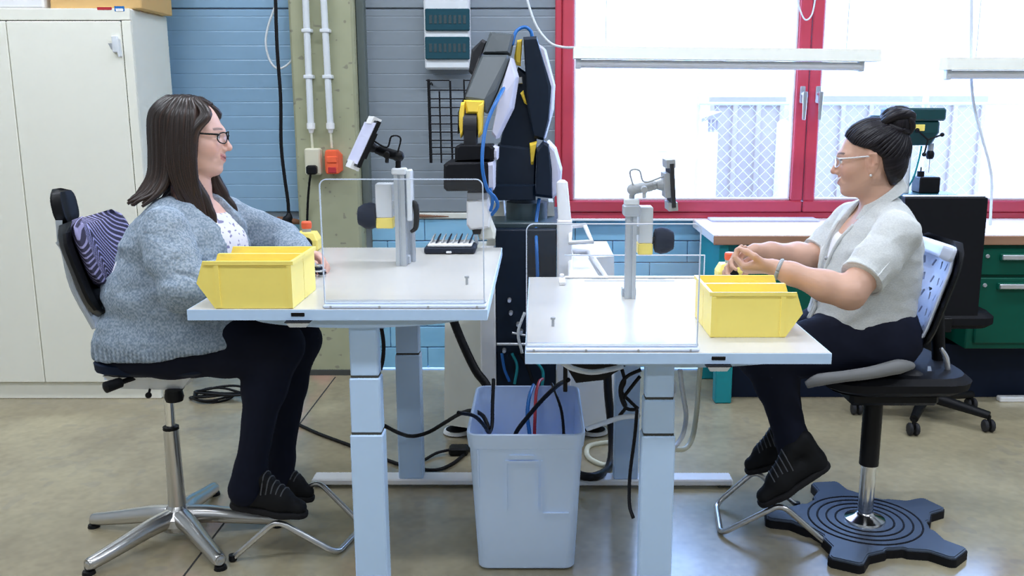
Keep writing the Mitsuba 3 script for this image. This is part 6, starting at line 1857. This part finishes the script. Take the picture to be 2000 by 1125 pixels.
# hair combed back into a bun
items = []
F = Field(hB - 0.16, hB + 0.17, 0.005)
F.ell(WB(-0.018, 0, 0.034), np.array([0.103, 0.081, 0.091]) * sB, 0.01, RB)
F.ell(WB(-0.055, 0, -0.015), np.array([0.065, 0.068, 0.075]) * sB, 0.03, RB)
def hairline(X, Y, Z):
    x = (X - hB[0]) * RB[0, 0] + (Y - hB[1]) * RB[1, 0] + (Z - hB[2]) * RB[2, 0]
    y = np.abs((X - hB[0]) * RB[0, 1] + (Y - hB[1]) * RB[1, 1] + (Z - hB[2]) * RB[2, 1])
    z = (X - hB[0]) * RB[0, 2] + (Y - hB[1]) * RB[1, 2] + (Z - hB[2]) * RB[2, 2]
    lim = np.interp(z, [-0.09, -0.03, 0.01, 0.035, 0.055, 0.085, 0.13], [-0.065, -0.046, -0.040, -0.008, 0.046, 0.075, 0.2])
    return lim - x
F.cut(hairline)
capm = F.mesh(2)
q = (capm.vertices - hB) @ RB
items.append((capm, np.stack([np.arctan2(q[:, 1], q[:, 2] - 0.02) / 2.0, q[:, 0] * 3], 1)))
bun = np.array([-0.088, 0.0, 0.112])
rr = random.Random(4)
cc, cr = np.array([-0.018, 0, 0.034]), np.array([0.104, 0.083, 0.092])
for side in (-1, 1):
    for i in range(30):
        f = i / 29
        hx = np.interp(f, [0, 0.25, 0.45, 0.55, 0.68, 0.8, 1.0], [0.068, 0.046, 0.012, -0.014, -0.044, -0.054, -0.068])
        hz = np.interp(f, [0, 0.25, 0.45, 0.55, 0.68, 0.8, 1.0], [0.082, 0.058, 0.042, 0.046, 0.012, -0.030, -0.072])
        d0 = np.array([hx, 0, hz]) - cc
        yy = math.sqrt(max(0.0, 1 - (d0[0] / cr[0]) ** 2 - (d0[2] / cr[2]) ** 2)) * cr[1] * side if f > 0.12 else side * (0.01 + 0.035 * f / 0.12)
        P0 = np.array([hx, yy, hz])
        P = []
        for t in np.linspace(0, 1, 7):
            p = P0 * (1 - t) + (bun + [0.0, 0, -0.025]) * t
            dd = (p - cc) / cr
            L = np.linalg.norm(dd)
            p = cc + (p - cc) * (1.0 + rr.uniform(-0.01, 0.02)) / max(L, 0.3)
            P.append(p)
        items.append(lock([WB(*p) for p in P], np.array([0.002, 0.006, 0.009, 0.0095, 0.0095, 0.009, 0.006]) * rr.uniform(0.85, 1.1)))
bm = trimesh.creation.icosphere(3, 0.047)
bm.apply_translation(WB(*bun))
items.append((bm, bm.vertices[:, [0, 2]] * 4))
for i in range(13):
    ax1 = unit(np.array([rr.uniform(-1, 1), rr.uniform(-1, 1), rr.uniform(-0.4, 1)]))
    ax2 = unit(np.cross(ax1, [rr.uniform(-1, 1), rr.uniform(-1, 1), rr.uniform(-1, 1)]))
    r0 = rr.uniform(0.042, 0.053)
    span = rr.uniform(2.6, 4.6)
    P = [WB(*(bun + r0 * (ax1 * math.cos(t) + ax2 * math.sin(t)) * [1.0, 1.0, 0.88])) for t in np.linspace(0, span, 9)]
    items.append(lock(P, [0.005, 0.011, 0.0145, 0.0155, 0.0155, 0.0155, 0.014, 0.010, 0.005]))
hm, huv = join_uv(items)
part(B, 'hair', hm, 'm_hair_black', True, uv=huv, label='dark hair pulled up into a bun')
spectacles(B, WB, sB, 'm_silver', 'thin light framed spectacles', 0.0012)
part(B, 'earring', trimesh.creation.icosphere(2, 0.0045).apply_translation(WB(-0.006, 0.082, -0.044)), 'm_silver', True)
part(B, 'bracelet', ring_on(wrN + (elN - wrN) * 0.10, unit(elN - wrN), 0.029, 0.0065), 'm_grey', True, label='grey wristband')
for i, z in enumerate((0.70, 0.77, 0.84)):
    pass
shoe(B, at(1618, 908, 2.88), at(1482, 992, 2.84), 0.1, 'black laced shoe on the footrest', tall=0.11)
shoe(B, at(1575, 882, 3.10), at(1458, 926, 3.10), 0.1, 'black laced shoe on the footrest', tall=0.10)
